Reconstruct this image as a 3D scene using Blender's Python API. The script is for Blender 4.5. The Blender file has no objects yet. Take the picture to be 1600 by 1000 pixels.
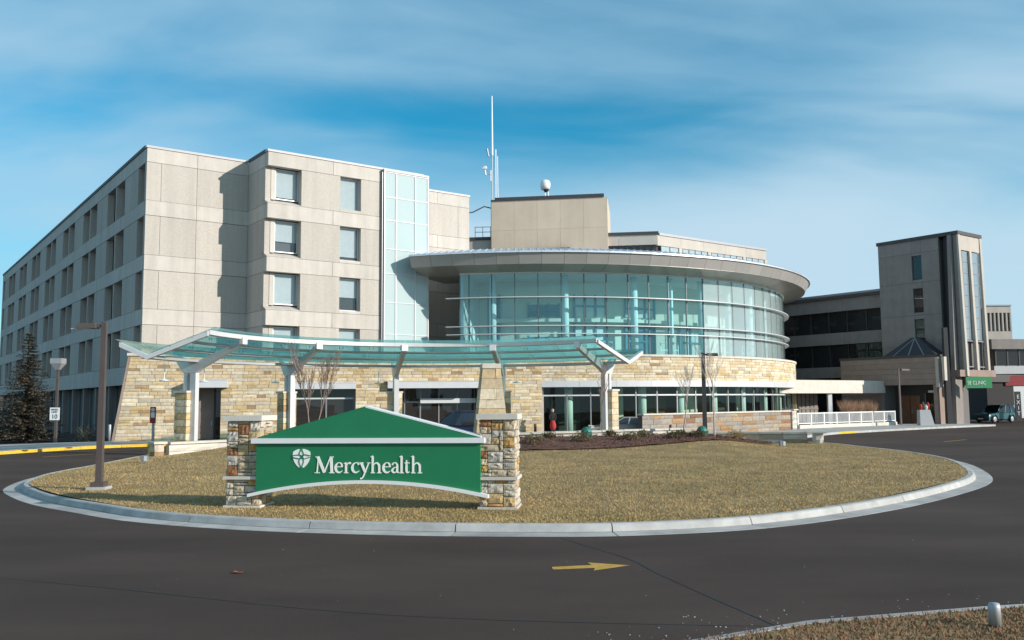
import bpy, bmesh, math, random
import numpy as np
from mathutils import Matrix, Vector
random.seed(7); np.random.seed(7)
R = math.radians
scene = bpy.context.scene
col = scene.collection

# ------------------------------------------------------------------ camera
cam_d = bpy.data.cameras.new('camera'); cam = bpy.data.objects.new('camera', cam_d); col.objects.link(cam)
cam_d.sensor_width = 36.0; cam_d.lens = 36.0*1390/1600; cam_d.clip_start = 0.1; cam_d.clip_end = 6000
PITCH = math.atan(128/1390.0)
cam.matrix_world = Matrix.Translation((0, 0, 2.4)) @ Matrix.Rotation(math.pi/2+PITCH, 4, 'X') @ Matrix.Rotation(R(-0.45), 4, 'Z')
scene.camera = cam
# ------------------------------------------------------------------ sun, sky, exposure
SUN_AZ, SUN_EL = 115.0, 19.5          # clockwise from +Y, above the horizon
sd = Vector((math.sin(R(SUN_AZ))*math.cos(R(SUN_EL)), math.cos(R(SUN_AZ))*math.cos(R(SUN_EL)), math.sin(R(SUN_EL))))
sun_d = bpy.data.lights.new('sun', 'SUN'); sun = bpy.data.objects.new('sun', sun_d); col.objects.link(sun)
sun_d.energy = 5.0; sun_d.angle = R(0.5); sun_d.color = (1.0, 0.94, 0.865)
sun.rotation_euler = sd.to_track_quat('Z', 'Y').to_euler(); sun.location = (60, -30, 60)
world = bpy.data.worlds.new('World'); scene.world = world; world.use_nodes = True
nt = world.node_tree; nt.nodes.clear()
def N(tree, typ, **kw):
    n = tree.nodes.new(typ)
    for k, v in kw.items():
        if k == 'inp':
            for a, b in v.items(): n.inputs[a].default_value = b
        else: setattr(n, k, v)
    return n
wo = N(nt, 'ShaderNodeOutputWorld'); bg = N(nt, 'ShaderNodeBackground', inp={'Strength': 0.078})
sky = N(nt, 'ShaderNodeTexSky', sky_type='NISHITA', sun_disc=False, sun_elevation=R(SUN_EL), sun_rotation=R(SUN_AZ))
sky.air_density = 1.0; sky.dust_density = 0.3; sky.ozone_density = 2.0
tc = N(nt, 'ShaderNodeTexCoord'); sx = N(nt, 'ShaderNodeSeparateXYZ')
nt.links.new(tc.outputs['Generated'], sx.inputs[0])
def M_(tree, op, a, b=None, c=None, clamp=False):
    n = N(tree, 'ShaderNodeMath', operation=op, use_clamp=clamp)
    for i, v in enumerate((a, b, c)):
        if v is None: continue
        if isinstance(v, (int, float)): n.inputs[i].default_value = v
        else: tree.links.new(v, n.inputs[i])
    return n.outputs[0]
zz = M_(nt, 'ADD', M_(nt, 'MAXIMUM', sx.outputs['Z'], 0.0), 0.13)     # a cloud layer seen in perspective
cx_ = N(nt, 'ShaderNodeCombineXYZ')
nt.links.new(M_(nt, 'DIVIDE', sx.outputs['X'], zz), cx_.inputs['X']); nt.links.new(M_(nt, 'DIVIDE', sx.outputs['Y'], zz), cx_.inputs['Y'])
def cloud(scale, loc, rot, stretch, detail, rough, dist):
    mp = N(nt, 'ShaderNodeMapping'); mp.inputs['Location'].default_value = loc; mp.inputs['Rotation'].default_value = (0, 0, R(rot)); mp.inputs['Scale'].default_value = stretch
    nz = N(nt, 'ShaderNodeTexNoise', inp={'Scale': scale, 'Detail': detail, 'Roughness': rough, 'Distortion': dist})
    nt.links.new(cx_.outputs[0], mp.inputs[0]); nt.links.new(mp.outputs[0], nz.inputs['Vector']); return nz.outputs['Fac']
c1 = cloud(0.62, (16.62, 11.63, 0), 14, (0.8, 1.5, 1), 4, 0.5, 0.6)
c2 = cloud(1.9, (12.85, 4.22, 0), 20, (0.7, 1.4, 1), 7, 0.62, 1.4)
cs = M_(nt, 'ADD', M_(nt, 'MULTIPLY', c1, 0.86), M_(nt, 'MULTIPLY', c2, 0.15))
ramp = N(nt, 'ShaderNodeValToRGB'); ramp.color_ramp.interpolation = 'EASE'
ramp.color_ramp.elements[0].position = 0.33; ramp.color_ramp.elements[0].color = (0, 0, 0, 1)
ramp.color_ramp.elements[1].position = 0.70; ramp.color_ramp.elements[1].color = (1, 1, 1, 1)
nt.links.new(cs, ramp.inputs[0])
hz = N(nt, 'ShaderNodeMapRange', interpolation_type='SMOOTHSTEP', inp={'From Min': 0.17, 'From Max': 0.34, 'To Min': 0.94, 'To Max': 0.0})      # thin cirrus haze thickening towards the horizon
nt.links.new(M_(nt, 'ADD', sx.outputs['Z'], M_(nt, 'MULTIPLY', M_(nt, 'SUBTRACT', 0.5, c1), 0.26)), hz.inputs[0])
dt = N(nt, 'ShaderNodeVectorMath', operation='DOT_PRODUCT'); dt.inputs[1].default_value = tuple(sd); nt.links.new(tc.outputs['Generated'], dt.inputs[0])
glow = M_(nt, 'MULTIPLY', M_(nt, 'POWER', M_(nt, 'MAXIMUM', dt.outputs['Value'], 0.0), 2.0), 0.95)                       # whitish veil round the sun
cf = M_(nt, 'MULTIPLY', ramp.outputs['Color'], 0.86); sw = N(nt, 'ShaderNodeMapRange', interpolation_type='SMOOTHSTEP', inp={'From Min': -0.85, 'From Max': -0.38, 'To Min': 0.22, 'To Max': 1.0}); nt.links.new(dt.outputs['Value'], sw.inputs[0])   # haze is whiter towards the sun
lo_ = N(nt, 'ShaderNodeMapRange', interpolation_type='SMOOTHSTEP', inp={'From Min': 0.0, 'From Max': 0.20, 'To Min': 0.95, 'To Max': 0.0}); nt.links.new(sx.outputs['Z'], lo_.inputs[0])      # pale horizon all round
hf = M_(nt, 'MULTIPLY', M_(nt, 'MAXIMUM', M_(nt, 'MAXIMUM', M_(nt, 'MULTIPLY', hz.outputs[0], sw.outputs[0]), lo_.outputs[0]), glow), 0.92)
tint = N(nt, 'ShaderNodeMix', data_type='RGBA', blend_type='MULTIPLY'); tint.inputs['Factor'].default_value = 1.0
tint.inputs['B'].default_value = (0.22, 1.60, 1.86, 1); nt.links.new(sky.outputs[0], tint.inputs['A'])
mx = N(nt, 'ShaderNodeMix', data_type='RGBA'); nt.links.new(cf, mx.inputs['Factor'])
nt.links.new(tint.outputs['Result'], mx.inputs['A']); mx.inputs['B'].default_value = (4.6, 7.5, 9.6, 1)
mh = N(nt, 'ShaderNodeMix', data_type='RGBA'); nt.links.new(hf, mh.inputs['Factor']); nt.links.new(mx.outputs['Result'], mh.inputs['A']); mh.inputs['B'].default_value = (6.9, 9.2, 10.8, 1)
nt.links.new(mh.outputs['Result'], bg.inputs['Color']); nt.links.new(bg.outputs[0], wo.inputs['Surface'])
vs = scene.view_settings; vs.view_transform = 'Standard'; vs.look = 'None'; vs.exposure = 0.06; vs.gamma = 1.0
scene.render.engine = 'CYCLES'
scene.cycles.max_bounces = 8; scene.cycles.transparent_max_bounces = 16; scene.cycles.glossy_bounces = 4; scene.cycles.diffuse_bounces = 3

# ------------------------------------------------------------------ materials
def mat(name, c, rough=0.7, metal=0.0, var=0.0, vscale=3.0, bump=0.0, bscale=20.0, c2=None, rnd=0.0, spec=0.5, stretch=(1, 1, 1), streak=0.0, coat=0.0):
    m = bpy.data.materials.new(name); m.use_nodes = True; t = m.node_tree
    b = t.nodes['Principled BSDF']; b.inputs['Roughness'].default_value = rough; b.inputs['Metallic'].default_value = metal
    b.inputs['Specular IOR Level'].default_value = spec; b.inputs['Base Color'].default_value = (*c, 1)
    if coat: b.inputs['Coat Weight'].default_value = coat; b.inputs['Coat Roughness'].default_value = 0.05
    g = N(t, 'ShaderNodeNewGeometry'); mp = N(t, 'ShaderNodeMapping'); mp.inputs['Scale'].default_value = stretch
    t.links.new(g.outputs['Position'], mp.inputs[0]); out = None
    if var or rnd or streak:
        nz = N(t, 'ShaderNodeTexNoise', inp={'Scale': vscale, 'Detail': 6, 'Roughness': 0.6}); t.links.new(mp.outputs[0], nz.inputs['Vector'])
        mr = N(t, 'ShaderNodeMapRange', inp={'From Min': 0.28, 'From Max': 0.72}); t.links.new(nz.outputs['Fac'], mr.inputs[0])
        mxx = N(t, 'ShaderNodeMix', data_type='RGBA'); t.links.new(mr.outputs[0], mxx.inputs['Factor'])
        lo = tuple(v*(1-var) for v in c); hi = c2 if c2 else tuple(min(1, v*(1+var)) for v in c)
        mxx.inputs['A'].default_value = (*lo, 1); mxx.inputs['B'].default_value = (*hi, 1); out = mxx.outputs['Result']
        if streak:
            mp2 = N(t, 'ShaderNodeMapping'); mp2.inputs['Scale'].default_value = (1.3, 1.3, 0.10); t.links.new(g.outputs['Position'], mp2.inputs[0])
            n2 = N(t, 'ShaderNodeTexNoise', inp={'Scale': 1.2, 'Detail': 5, 'Roughness': 0.62}); t.links.new(mp2.outputs[0], n2.inputs['Vector'])
            r2 = N(t, 'ShaderNodeMapRange', inp={'From Min': 0.3, 'From Max': 0.62, 'To Min': 1-streak, 'To Max': 1.0}); t.links.new(n2.outputs['Fac'], r2.inputs[0])
            ms = N(t, 'ShaderNodeMix', data_type='RGBA', blend_type='MULTIPLY'); ms.inputs['Factor'].default_value = 1
            t.links.new(out, ms.inputs['A']); t.links.new(r2.outputs[0], ms.inputs['B']); out = ms.outputs['Result']
        if rnd:
            oi = N(t, 'ShaderNodeObjectInfo'); r3 = N(t, 'ShaderNodeMapRange', inp={'To Min': 1-rnd, 'To Max': 1+rnd}); t.links.new(oi.outputs['Random'], r3.inputs[0])
            ms = N(t, 'ShaderNodeMix', data_type='RGBA', blend_type='MULTIPLY'); ms.inputs['Factor'].default_value = 1
            t.links.new(out, ms.inputs['A']); t.links.new(r3.outputs[0], ms.inputs['B']); out = ms.outputs['Result']
        t.links.new(out, b.inputs['Base Color'])
    if bump:
        nb = N(t, 'ShaderNodeTexNoise', inp={'Scale': bscale, 'Detail': 5, 'Roughness': 0.65}); t.links.new(mp.outputs[0], nb.inputs['Vector'])
        bp = N(t, 'ShaderNodeBump', inp={'Strength': bump, 'Distance': 0.02}); t.links.new(nb.outputs['Fac'], bp.inputs['Height'])
        t.links.new(bp.outputs[0], b.inputs['Normal'])
    return m
def glass(name, tint_, refl=1.0, rough=0.0, diff=None, diff_fac=0.0, ior=1.5, glossc=(1, 1, 1), transl=False):
    m = bpy.data.materials.new(name); m.use_nodes = True; t = m.node_tree; t.nodes.clear()
    o = N(t, 'ShaderNodeOutputMaterial'); tr = N(t, 'ShaderNodeBsdfTransparent'); tr.inputs[0].default_value = (*tint_, 1)
    gl = N(t, 'ShaderNodeBsdfGlossy'); gl.inputs['Roughness'].default_value = rough; gl.inputs['Color'].default_value = (*glossc, 1)
    g = N(t, 'ShaderNodeNewGeometry'); nz = N(t, 'ShaderNodeTexNoise', inp={'Scale': 0.5, 'Detail': 2}); t.links.new(g.outputs['Position'], nz.inputs['Vector'])
    bp = N(t, 'ShaderNodeBump', inp={'Strength': 0.06, 'Distance': 0.08}); t.links.new(nz.outputs['Fac'], bp.inputs['Height']); t.links.new(bp.outputs[0], gl.inputs['Normal'])
    fr = N(t, 'ShaderNodeFresnel', inp={'IOR': ior}); bf = N(t, 'ShaderNodeMapRange', inp={'To Min': ior, 'To Max': 1/ior}); t.links.new(g.outputs['Backfacing'], bf.inputs[0]); t.links.new(bf.outputs[0], fr.inputs['IOR']); f = M_(t, 'MULTIPLY', fr.outputs[0], refl, clamp=True)
    base = tr.outputs[0]
    if diff:
        d = N(t, 'ShaderNodeBsdfTranslucent' if transl else 'ShaderNodeBsdfDiffuse'); d.inputs[0].default_value = (*diff, 1)
        mm = N(t, 'ShaderNodeMixShader'); mm.inputs[0].default_value = diff_fac; t.links.new(base, mm.inputs[1]); t.links.new(d.outputs[0], mm.inputs[2]); base = mm.outputs[0]
    ms = N(t, 'ShaderNodeMixShader'); t.links.new(f, ms.inputs[0]); t.links.new(base, ms.inputs[1]); t.links.new(gl.outputs[0], ms.inputs[2])
    t.links.new(ms.outputs[0], o.inputs['Surface']); return m
m = {}
m['asphalt'] = mat('asphalt', (0.068, 0.047, 0.038), 0.9, spec=0.2, var=0.34, c2=(0.09, 0.063, 0.05), vscale=0.22, bump=0.5, bscale=70, stretch=(0.55, 1.3, 1))
m['tar'] = mat('tar', (0.022, 0.022, 0.024), 0.6, var=0.2)  # also colours the painted shadow of the wire
m['kerb'] = mat('kerb_concrete', (0.42, 0.41, 0.39), 0.85, var=0.22, vscale=2.2, bump=0.4, bscale=60, rnd=0.08)
m['gutter'] = mat('gutter_concrete', (0.40, 0.385, 0.36), 0.9, var=0.3, vscale=1.2, bump=0.3, bscale=50, rnd=0.1)
m['walk'] = mat('sidewalk_concrete', (0.38, 0.37, 0.355), 0.9, var=0.15, vscale=1.5, rnd=0.06)
m['yellow'] = mat('yellow_paint', (0.72, 0.43, 0.03), 0.7, var=0.2, vscale=6)
m['arrow'] = mat('worn_yellow_paint', (0.52, 0.30, 0.05), 0.8, var=0.25, vscale=9)
m['soil'] = mat('dormant_turf', (0.29, 0.195, 0.08), 0.95, var=0.30, vscale=0.9, bump=0.6, bscale=30, c2=(0.36, 0.25, 0.105))
m['blade_a'] = mat('straw_grass', (0.42, 0.285, 0.12), 0.9, var=0.30, vscale=0.45)
m['blade_b'] = mat('olive_grass', (0.32, 0.235, 0.085), 0.9, var=0.30, vscale=0.35)
m['mulch'] = mat('bark_mulch', (0.125, 0.052, 0.033), 0.95, var=0.45, vscale=14, bump=1.0, bscale=40)
m['chip'] = mat('bark_chip', (0.17, 0.075, 0.048), 0.95, var=0.5, vscale=9)
m['precast'] = mat('precast_aggregate', (0.485, 0.44, 0.385), 0.9, var=0.10, vscale=9, bump=0.6, bscale=28, rnd=0.055, streak=0.13)
m['precast_band'] = mat('precast_smooth', (0.54, 0.495, 0.44), 0.85, var=0.06, vscale=1.5, rnd=0.05, streak=0.17)
m['core'] = mat('shadowed_joint', (0.16, 0.15, 0.14), 0.9)  # dark concrete of the cores behind the panels
m['coping'] = mat('roof_coping_metal', (0.34, 0.34, 0.35), 0.5, 0.1, var=0.05)
m['darkcoping'] = mat('dark_roof_edge', (0.055, 0.05, 0.052), 0.6, var=0.1)
m['tan'] = mat('tan_panel', (0.64, 0.51, 0.38), 0.85, var=0.06, vscale=0.6, rnd=0.03, streak=0.07)
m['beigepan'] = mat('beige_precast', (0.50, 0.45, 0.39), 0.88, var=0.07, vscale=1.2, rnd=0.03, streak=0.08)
m['brownpan'] = mat('brown_grey_precast', (0.265, 0.228, 0.208), 0.9, var=0.1, vscale=1.5, rnd=0.04, streak=0.12)  # brown grey concrete with deeper shade put into its colour
m['clay'] = mat('clinic_siding', (0.30, 0.22, 0.18), 0.85, var=0.12, vscale=1.5, rnd=0.05)
m['frame_white'] = mat('white_aluminium', (0.66, 0.66, 0.67), 0.4, 0.15, var=0.03)
m['frame_grey'] = mat('grey_aluminium', (0.28, 0.28, 0.285), 0.45, 0.4)
m['mull'] = mat('dark_grey_aluminium', (0.11, 0.13, 0.135), 0.45, 0.3)
m['frame_dark'] = mat('bronze_aluminium', (0.055, 0.05, 0.05), 0.5, 0.3)
m['steel'] = mat('painted_steel', (0.60, 0.60, 0.605), 0.42, 0.1, var=0.05, vscale=2)
m['purlin'] = mat('grey_steel', (0.40, 0.405, 0.41), 0.45, 0.2, var=0.05)
m['fascia'] = mat('fascia_metal_panel', (0.50, 0.48, 0.45), 0.42, 0.35, var=0.05, vscale=0.8, rnd=0.07)
m['soffit'] = mat('soffit_metal_panel', (0.42, 0.385, 0.34), 0.38, 0.45, var=0.06, vscale=0.7, rnd=0.10)
m['drip'] = mat('bright_metal_edge', (0.80, 0.82, 0.86), 0.30, 0.5)
m['roofpan'] = mat('standing_seam_roof', (0.52, 0.54, 0.58), 0.42, 0.35, var=0.06, rnd=0.05)
m['roof'] = mat('grey_membrane_roof', (0.35, 0.35, 0.36), 0.8, var=0.1)
m['bronze'] = mat('bronze_pole_paint', (0.085, 0.066, 0.06), 0.55, var=0.12, vscale=3)
m['black'] = mat('black_paint', (0.025, 0.024, 0.026), 0.5)
m['galv'] = mat('galvanised_steel', (0.42, 0.42, 0.43), 0.5, 0.5, var=0.1)
m['white'] = mat('white_paint', (0.78, 0.78, 0.77), 0.5, var=0.03)
m['signwhite'] = mat('sign_letter_white', (0.90, 0.89, 0.84), 0.45)
m['green'] = mat('sign_green_enamel', (0.012, 0.185, 0.075), 0.42, var=0.06, vscale=1.4)
m['clinicgreen'] = mat('clinic_sign_green', (0.03, 0.26, 0.09), 0.5)
m['red'] = mat('red_sign', (0.30, 0.025, 0.03), 0.5, var=0.1)
m['limestone'] = mat('cut_limestone', (0.60, 0.555, 0.48), 0.88, var=0.10, vscale=2.5, bump=0.35, bscale=40, rnd=0.06)
m['mortar'] = mat('mortar', (0.30, 0.26, 0.20), 0.95, var=0.1)
m['mortar_d'] = mat('dark_mortar', (0.13, 0.105, 0.085), 0.95, var=0.15)
SC = [(0.585, 0.46, 0.295), (0.64, 0.545, 0.395), (0.51, 0.37, 0.185), (0.50, 0.425, 0.325), (0.36, 0.235, 0.13), (0.60, 0.445, 0.255)]
for i, c in enumerate(SC):
    m['stone%d' % i] = mat(['buff_stone', 'cream_stone', 'gold_stone', 'grey_stone', 'rust_stone', 'honey_stone'][i], c, 0.92, var=0.2, vscale=5, bump=0.7, bscale=24, rnd=0.13)
SW = [.30, .28, .13, .14, .05, .10]
DC = [(0.33, 0.27, 0.20), (0.36, 0.31, 0.25), (0.34, 0.21, 0.11), (0.30, 0.265, 0.23), (0.23, 0.13, 0.08), (0.36, 0.26, 0.16)]  # darker set of the stone colours, for the screen wall
for i, c in enumerate(DC):
    m['dstone%d' % i] = mat('weathered_' + ['buff_stone', 'cream_stone', 'gold_stone', 'grey_stone', 'rust_stone', 'honey_stone'][i], c, 0.92, var=0.2, vscale=5, bump=0.7, bscale=24, rnd=0.13)
PC = [(0.50, 0.40, 0.27), (0.54, 0.47, 0.37), (0.46, 0.27, 0.10), (0.46, 0.42, 0.36), (0.30, 0.135, 0.06), (0.52, 0.37, 0.19)]
for i, c in enumerate(PC):
    m['rock%d' % i] = mat(['buff_rock', 'cream_rock', 'ochre_rock', 'grey_rock', 'rust_rock', 'honey_rock'][i], c, 0.95, var=0.32, vscale=7, bump=0.8, bscale=26, rnd=0.10)
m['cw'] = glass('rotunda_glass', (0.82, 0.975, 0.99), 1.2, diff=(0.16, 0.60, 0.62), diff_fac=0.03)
m['cwl'] = glass('pale_rotunda_glass', (0.86, 0.975, 0.975), 1.2, diff=(0.84, 0.95, 0.95), diff_fac=0.22)  # white diffuse share paints the pale sky reflection of the right-hand panes
m['gf'] = glass('ground_floor_glass', (0.80, 0.90, 0.86), 0.5)
m['stair'] = glass('fritted_stair_glass', (0.55, 0.85, 0.82), 0.8, diff=(0.95, 0.97, 0.97), diff_fac=0.42)
m['can'] = glass('canopy_glass', (0.72, 0.88, 0.85), 0.5, diff=(0.50, 0.92, 0.84), diff_fac=0.30, transl=True)
m['win'] = glass('window_glass', (0.88, 0.92, 0.94), 1.2)
m['dwin'] = glass('dark_window_glass', (0.5, 0.5, 0.52), 0.9, diff=(0.17, 0.155, 0.15), diff_fac=0.14)  # grey diffuse share lifts the dark panes like a painted haze
m['carglass'] = mat('car_glass', (0.02, 0.025, 0.03), 0.05, spec=0.8)
m['blind'] = mat('window_blind', (0.62, 0.61, 0.58), 0.8, var=0.05)
m['roomdark'] = mat('dark_room', (0.075, 0.068, 0.066), 0.9)
m['int_wall'] = mat('interior_cream_wall', (0.80, 0.75, 0.65), 0.9)
m['int_white'] = mat('interior_white', (0.78, 0.80, 0.78), 0.8)
m['int_teal'] = mat('interior_blue_panel', (0.10, 0.26, 0.36), 0.8)
m['int_wood'] = mat('interior_wood', (0.16, 0.075, 0.045), 0.7)
m['floor'] = mat('interior_floor', (0.30, 0.28, 0.25), 0.7)
m['door'] = mat('oak_door', (0.26, 0.12, 0.06), 0.7, var=0.2)
m['bark'] = mat('grey_bark', (0.30, 0.22, 0.19), 0.9, var=0.25, vscale=8)
m['birch'] = mat('pale_bark', (0.46, 0.40, 0.36), 0.9, var=0.3, vscale=8)
m['trunk'] = mat('spruce_bark', (0.10, 0.075, 0.055), 0.95)
m['needle'] = mat('spruce_needles', (0.155, 0.13, 0.09), 0.9, var=0.4, vscale=2.5)
m['needle_d'] = mat('dark_spruce_needles', (0.035, 0.042, 0.03), 0.9, var=0.4, vscale=2.5)
m['shrub'] = mat('dormant_juniper', (0.14, 0.115, 0.045), 0.9, var=0.4, vscale=6)
m['shrub2'] = mat('olive_foliage', (0.075, 0.085, 0.04), 0.9, var=0.4, vscale=6)
m['reed'] = mat('dry_red_grass', (0.34, 0.20, 0.125), 0.9, var=0.3, vscale=4)
m['tyre'] = mat('tyre_rubber', (0.018, 0.018, 0.018), 0.8)
m['rim'] = mat('alloy_rim', (0.55, 0.55, 0.56), 0.3, 0.8)
m['navy'] = mat('navy_car_paint', (0.012, 0.022, 0.07), 0.25, coat=1.0)
m['silver'] = mat('silver_car_paint', (0.46, 0.45, 0.42), 0.3, 0.5, coat=0.8)
m['tealcar'] = mat('teal_car_paint', (0.03, 0.13, 0.16), 0.3, 0.2, coat=1.0)
m['blackcar'] = mat('black_car_paint', (0.012, 0.012, 0.014), 0.25, coat=1.0)
m['bluecar'] = mat('blue_car_paint', (0.10, 0.19, 0.33), 0.3, coat=1.0)
m['headlight'] = mat('headlight_lens', (0.75, 0.76, 0.76), 0.15)
m['plantgreen'] = mat('green_plastic', (0.02, 0.16, 0.12), 0.5, var=0.15, vscale=3)
m['redcoat'] = mat('red_coat', (0.42, 0.03, 0.025), 0.8)
m['skin'] = mat('skin', (0.50, 0.30, 0.22), 0.6)
m['darkcloth'] = mat('dark_cloth', (0.03, 0.028, 0.032), 0.9)
m['leaf'] = mat('orange_leaf', (0.50, 0.11, 0.03), 0.8)
m['salt'] = mat('pale_grit', (0.36, 0.35, 0.34), 0.9)
m['blade_c'] = mat('brown_verge_grass', (0.24, 0.13, 0.07), 0.9, var=0.35, vscale=0.8)  # brown grass, with the dim corner's darkness put into the colour
m['hill'] = mat('far_trees', (0.10, 0.09, 0.085), 1.0, var=0.3, vscale=0.05)

# ------------------------------------------------------------------ mesh helpers
class MB:
    def __init__(s): s.v = []; s.f = []; s.mi = []; s.smooth = False
    def add(s, vs_, fs, mi=0):
        o = len(s.v); s.v.extend([tuple(p) for p in vs_]); s.f.extend([tuple(i+o for i in f) for f in fs]); s.mi.extend([mi]*len(fs)); return s
    def box(s, x0, x1, y0, y1, z0, z1, mi=0, M=None):
        p = [(x0, y0, z0), (x1, y0, z0), (x1, y1, z0), (x0, y1, z0), (x0, y0, z1), (x1, y0, z1), (x1, y1, z1), (x0, y1, z1)]
        if M is not None: p = [M @ Vector(q) for q in p]
        return s.add(p, [(0, 3, 2, 1), (4, 5, 6, 7), (0, 1, 5, 4), (1, 2, 6, 5), (2, 3, 7, 6), (3, 0, 4, 7)], mi)
    def hexa(s, bot, top, mi=0):       # bottom quad and top quad, counter-clockwise from above
        n = len(bot)
        fs = [tuple(reversed(range(n))), tuple(range(n, 2*n))] + [(i, (i+1) % n, n+(i+1) % n, n+i) for i in range(n)]
        return s.add(list(bot)+list(top), fs, mi)
    def prism(s, poly, z0, z1, mi=0):
        return s.hexa([(x, y, z0) for x, y in poly], [(x, y, z1) for x, y in poly], mi)
    def extr(s, poly, o, ux, uz, un, t, mi=0):   # polygon in the (ux,uz) plane extruded by t along un
        o = Vector(o); ux = Vector(ux); uz = Vector(uz); un = Vector(un)
        a = [o+ux*x+uz*z for x, z in poly]; b = [p+un*t for p in a]; n = len(poly)
        return s.add(a+b, [tuple(range(n)), tuple(reversed(range(n, 2*n)))]+[(i, n+i, n+(i+1) % n, (i+1) % n) for i in range(n)], mi)
    def tube(s, pts, rad, n=8, mi=0, cap=True):
        pts = [Vector(p) for p in pts]; rad = rad if isinstance(rad, (list, tuple)) else [rad]*len(pts); o = len(s.v); up = None
        for i, p in enumerate(pts):
            d = (pts[min(i+1, len(pts)-1)]-pts[max(i-1, 0)])
            if d.length < 1e-9: d = Vector((0, 0, 1))
            d.normalize(); a = d.cross(Vector((0, 0, 1)) if abs(d.z) < 0.95 else Vector((1, 0, 0))).normalized()
            b = d.cross(a)
            for k in range(n):
                t = 2*math.pi*k/n; s.v.append(tuple(p+(a*math.cos(t)+b*math.sin(t))*rad[i]))
        for i in range(len(pts)-1):
            for k in range(n):
                s.f.append((o+i*n+k, o+i*n+(k+1) % n, o+(i+1)*n+(k+1) % n, o+(i+1)*n+k)); s.mi.append(mi)
        if cap:
            s.f.append(tuple(o+k for k in reversed(range(n)))); s.mi.append(mi)
            s.f.append(tuple(o+(len(pts)-1)*n+k for k in range(n))); s.mi.append(mi)
        return s
    def lathe(s, prof, n=16, c=(0, 0), mi=0):
        o = len(s.v)
        for r, z in prof:
            for k in range(n):
                t = 2*math.pi*k/n; s.v.append((c[0]+r*math.cos(t), c[1]+r*math.sin(t), z))
        for i in range(len(prof)-1):
            for k in range(n):
                s.f.append((o+i*n+k, o+i*n+(k+1) % n, o+(i+1)*n+(k+1) % n, o+(i+1)*n+k)); s.mi.append(mi)
        s.f.append(tuple(o+k for k in reversed(range(n)))); s.mi.append(mi)
        s.f.append(tuple(o+(len(prof)-1)*n+k for k in range(n))); s.mi.append(mi); return s
    def mesh(s, name, mats):
        me = bpy.data.meshes.new(name); me.from_pydata(s.v, [], s.f)
        if not isinstance(mats, (list, tuple)): mats = [mats]
        for k in mats: me.materials.append(m[k])
        if len(mats) > 1: me.polygons.foreach_set('material_index', s.mi)
        if s.smooth: me.polygons.foreach_set('use_smooth', [True]*len(me.polygons))
        me.update(); return me
    def build(s, name, mats, parent=None, world=True, **kw):
        return link(name, s.mesh(name, mats), parent, world=world, **kw)
WM = {}
def link(name, me, parent=None, world=True, M=None):
    o = bpy.data.objects.new(name, me); col.objects.link(o)
    M = M if M is not None else Matrix.Identity(4)
    o.matrix_basis = M
    if parent is not None:
        o.parent = parent
        if world: o.matrix_parent_inverse = WM[parent.name].inverted(); WM[o.name] = M.copy()
        else: WM[o.name] = WM[parent.name] @ M
    else: WM[o.name] = M.copy()
    return o
def tag(o, label=None, cat=None, group=None, kind=None):
    if label: o['label'] = label
    if cat: o['category'] = cat
    if group: o['group'] = group
    if kind: o['kind'] = kind
    return o
def thing(name, label, cat, loc=(0, 0, 0), rotz=0.0, group=None):
    o = bpy.data.objects.new(name, None); col.objects.link(o); o.empty_display_size = 0.3
    o.matrix_basis = Matrix.Translation(loc) @ Matrix.Rotation(rotz, 4, 'Z'); WM[o.name] = o.matrix_basis.copy()
    return tag(o, label, cat, group)
def copy_tree(o, M, label=None):
    def cp(a, par):
        c = a.copy(); col.objects.link(c); c.parent = par
        WM[c.name] = WM[a.name]
        for ch in [x for x in kids.get(a.name, [])]: cp(ch, c)
        return c
    kids = {}
    for x in col.objects:
        if x.parent: kids.setdefault(x.parent.name, []).append(x)
    c = cp(o, None); c.matrix_basis = M; WM[c.name] = M.copy()
    if label: c['label'] = label
    return c
def interp(pts, n):                # Catmull-Rom through points
    P = [np.array(p, float) for p in pts]; P = [2*P[0]-P[1]]+P+[2*P[-1]-P[-2]]; out = []
    for i in range(1, len(P)-2):
        for k in range(n):
            t = k/n; a, b, c, d = P[i-1:i+3]
            out.append(0.5*((2*b)+(c-a)*t+(2*a-5*b+4*c-d)*t*t+(3*b-a-3*c+d)*t**3))
    out.append(P[-2]); return np.array(out)
def resample(P, step=None, n=None):
    P = np.array(P, float); d = np.r_[0, np.cumsum(np.linalg.norm(np.diff(P, axis=0), axis=1))]
    if n is None: n = max(1, int(round(d[-1]/step)))
    s = np.linspace(0, d[-1], n+1); return np.c_[[np.interp(s, d, P[:, k]) for k in range(P.shape[1])]].T
def path_of(P):
    P = np.array(P, float)[:, :2]; d = np.r_[0, np.cumsum(np.linalg.norm(np.diff(P, axis=0), axis=1))]
    def f(s):
        x = np.interp(s, d, P[:, 0]); y = np.interp(s, d, P[:, 1]); e = 0.3
        a = (np.interp(s-e, d, P[:, 0]), np.interp(s-e, d, P[:, 1])); b = (np.interp(s+e, d, P[:, 0]), np.interp(s+e, d, P[:, 1]))
        return x, y, math.atan2(b[1]-a[1], b[0]-a[0])
    return f, d[-1]

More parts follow.
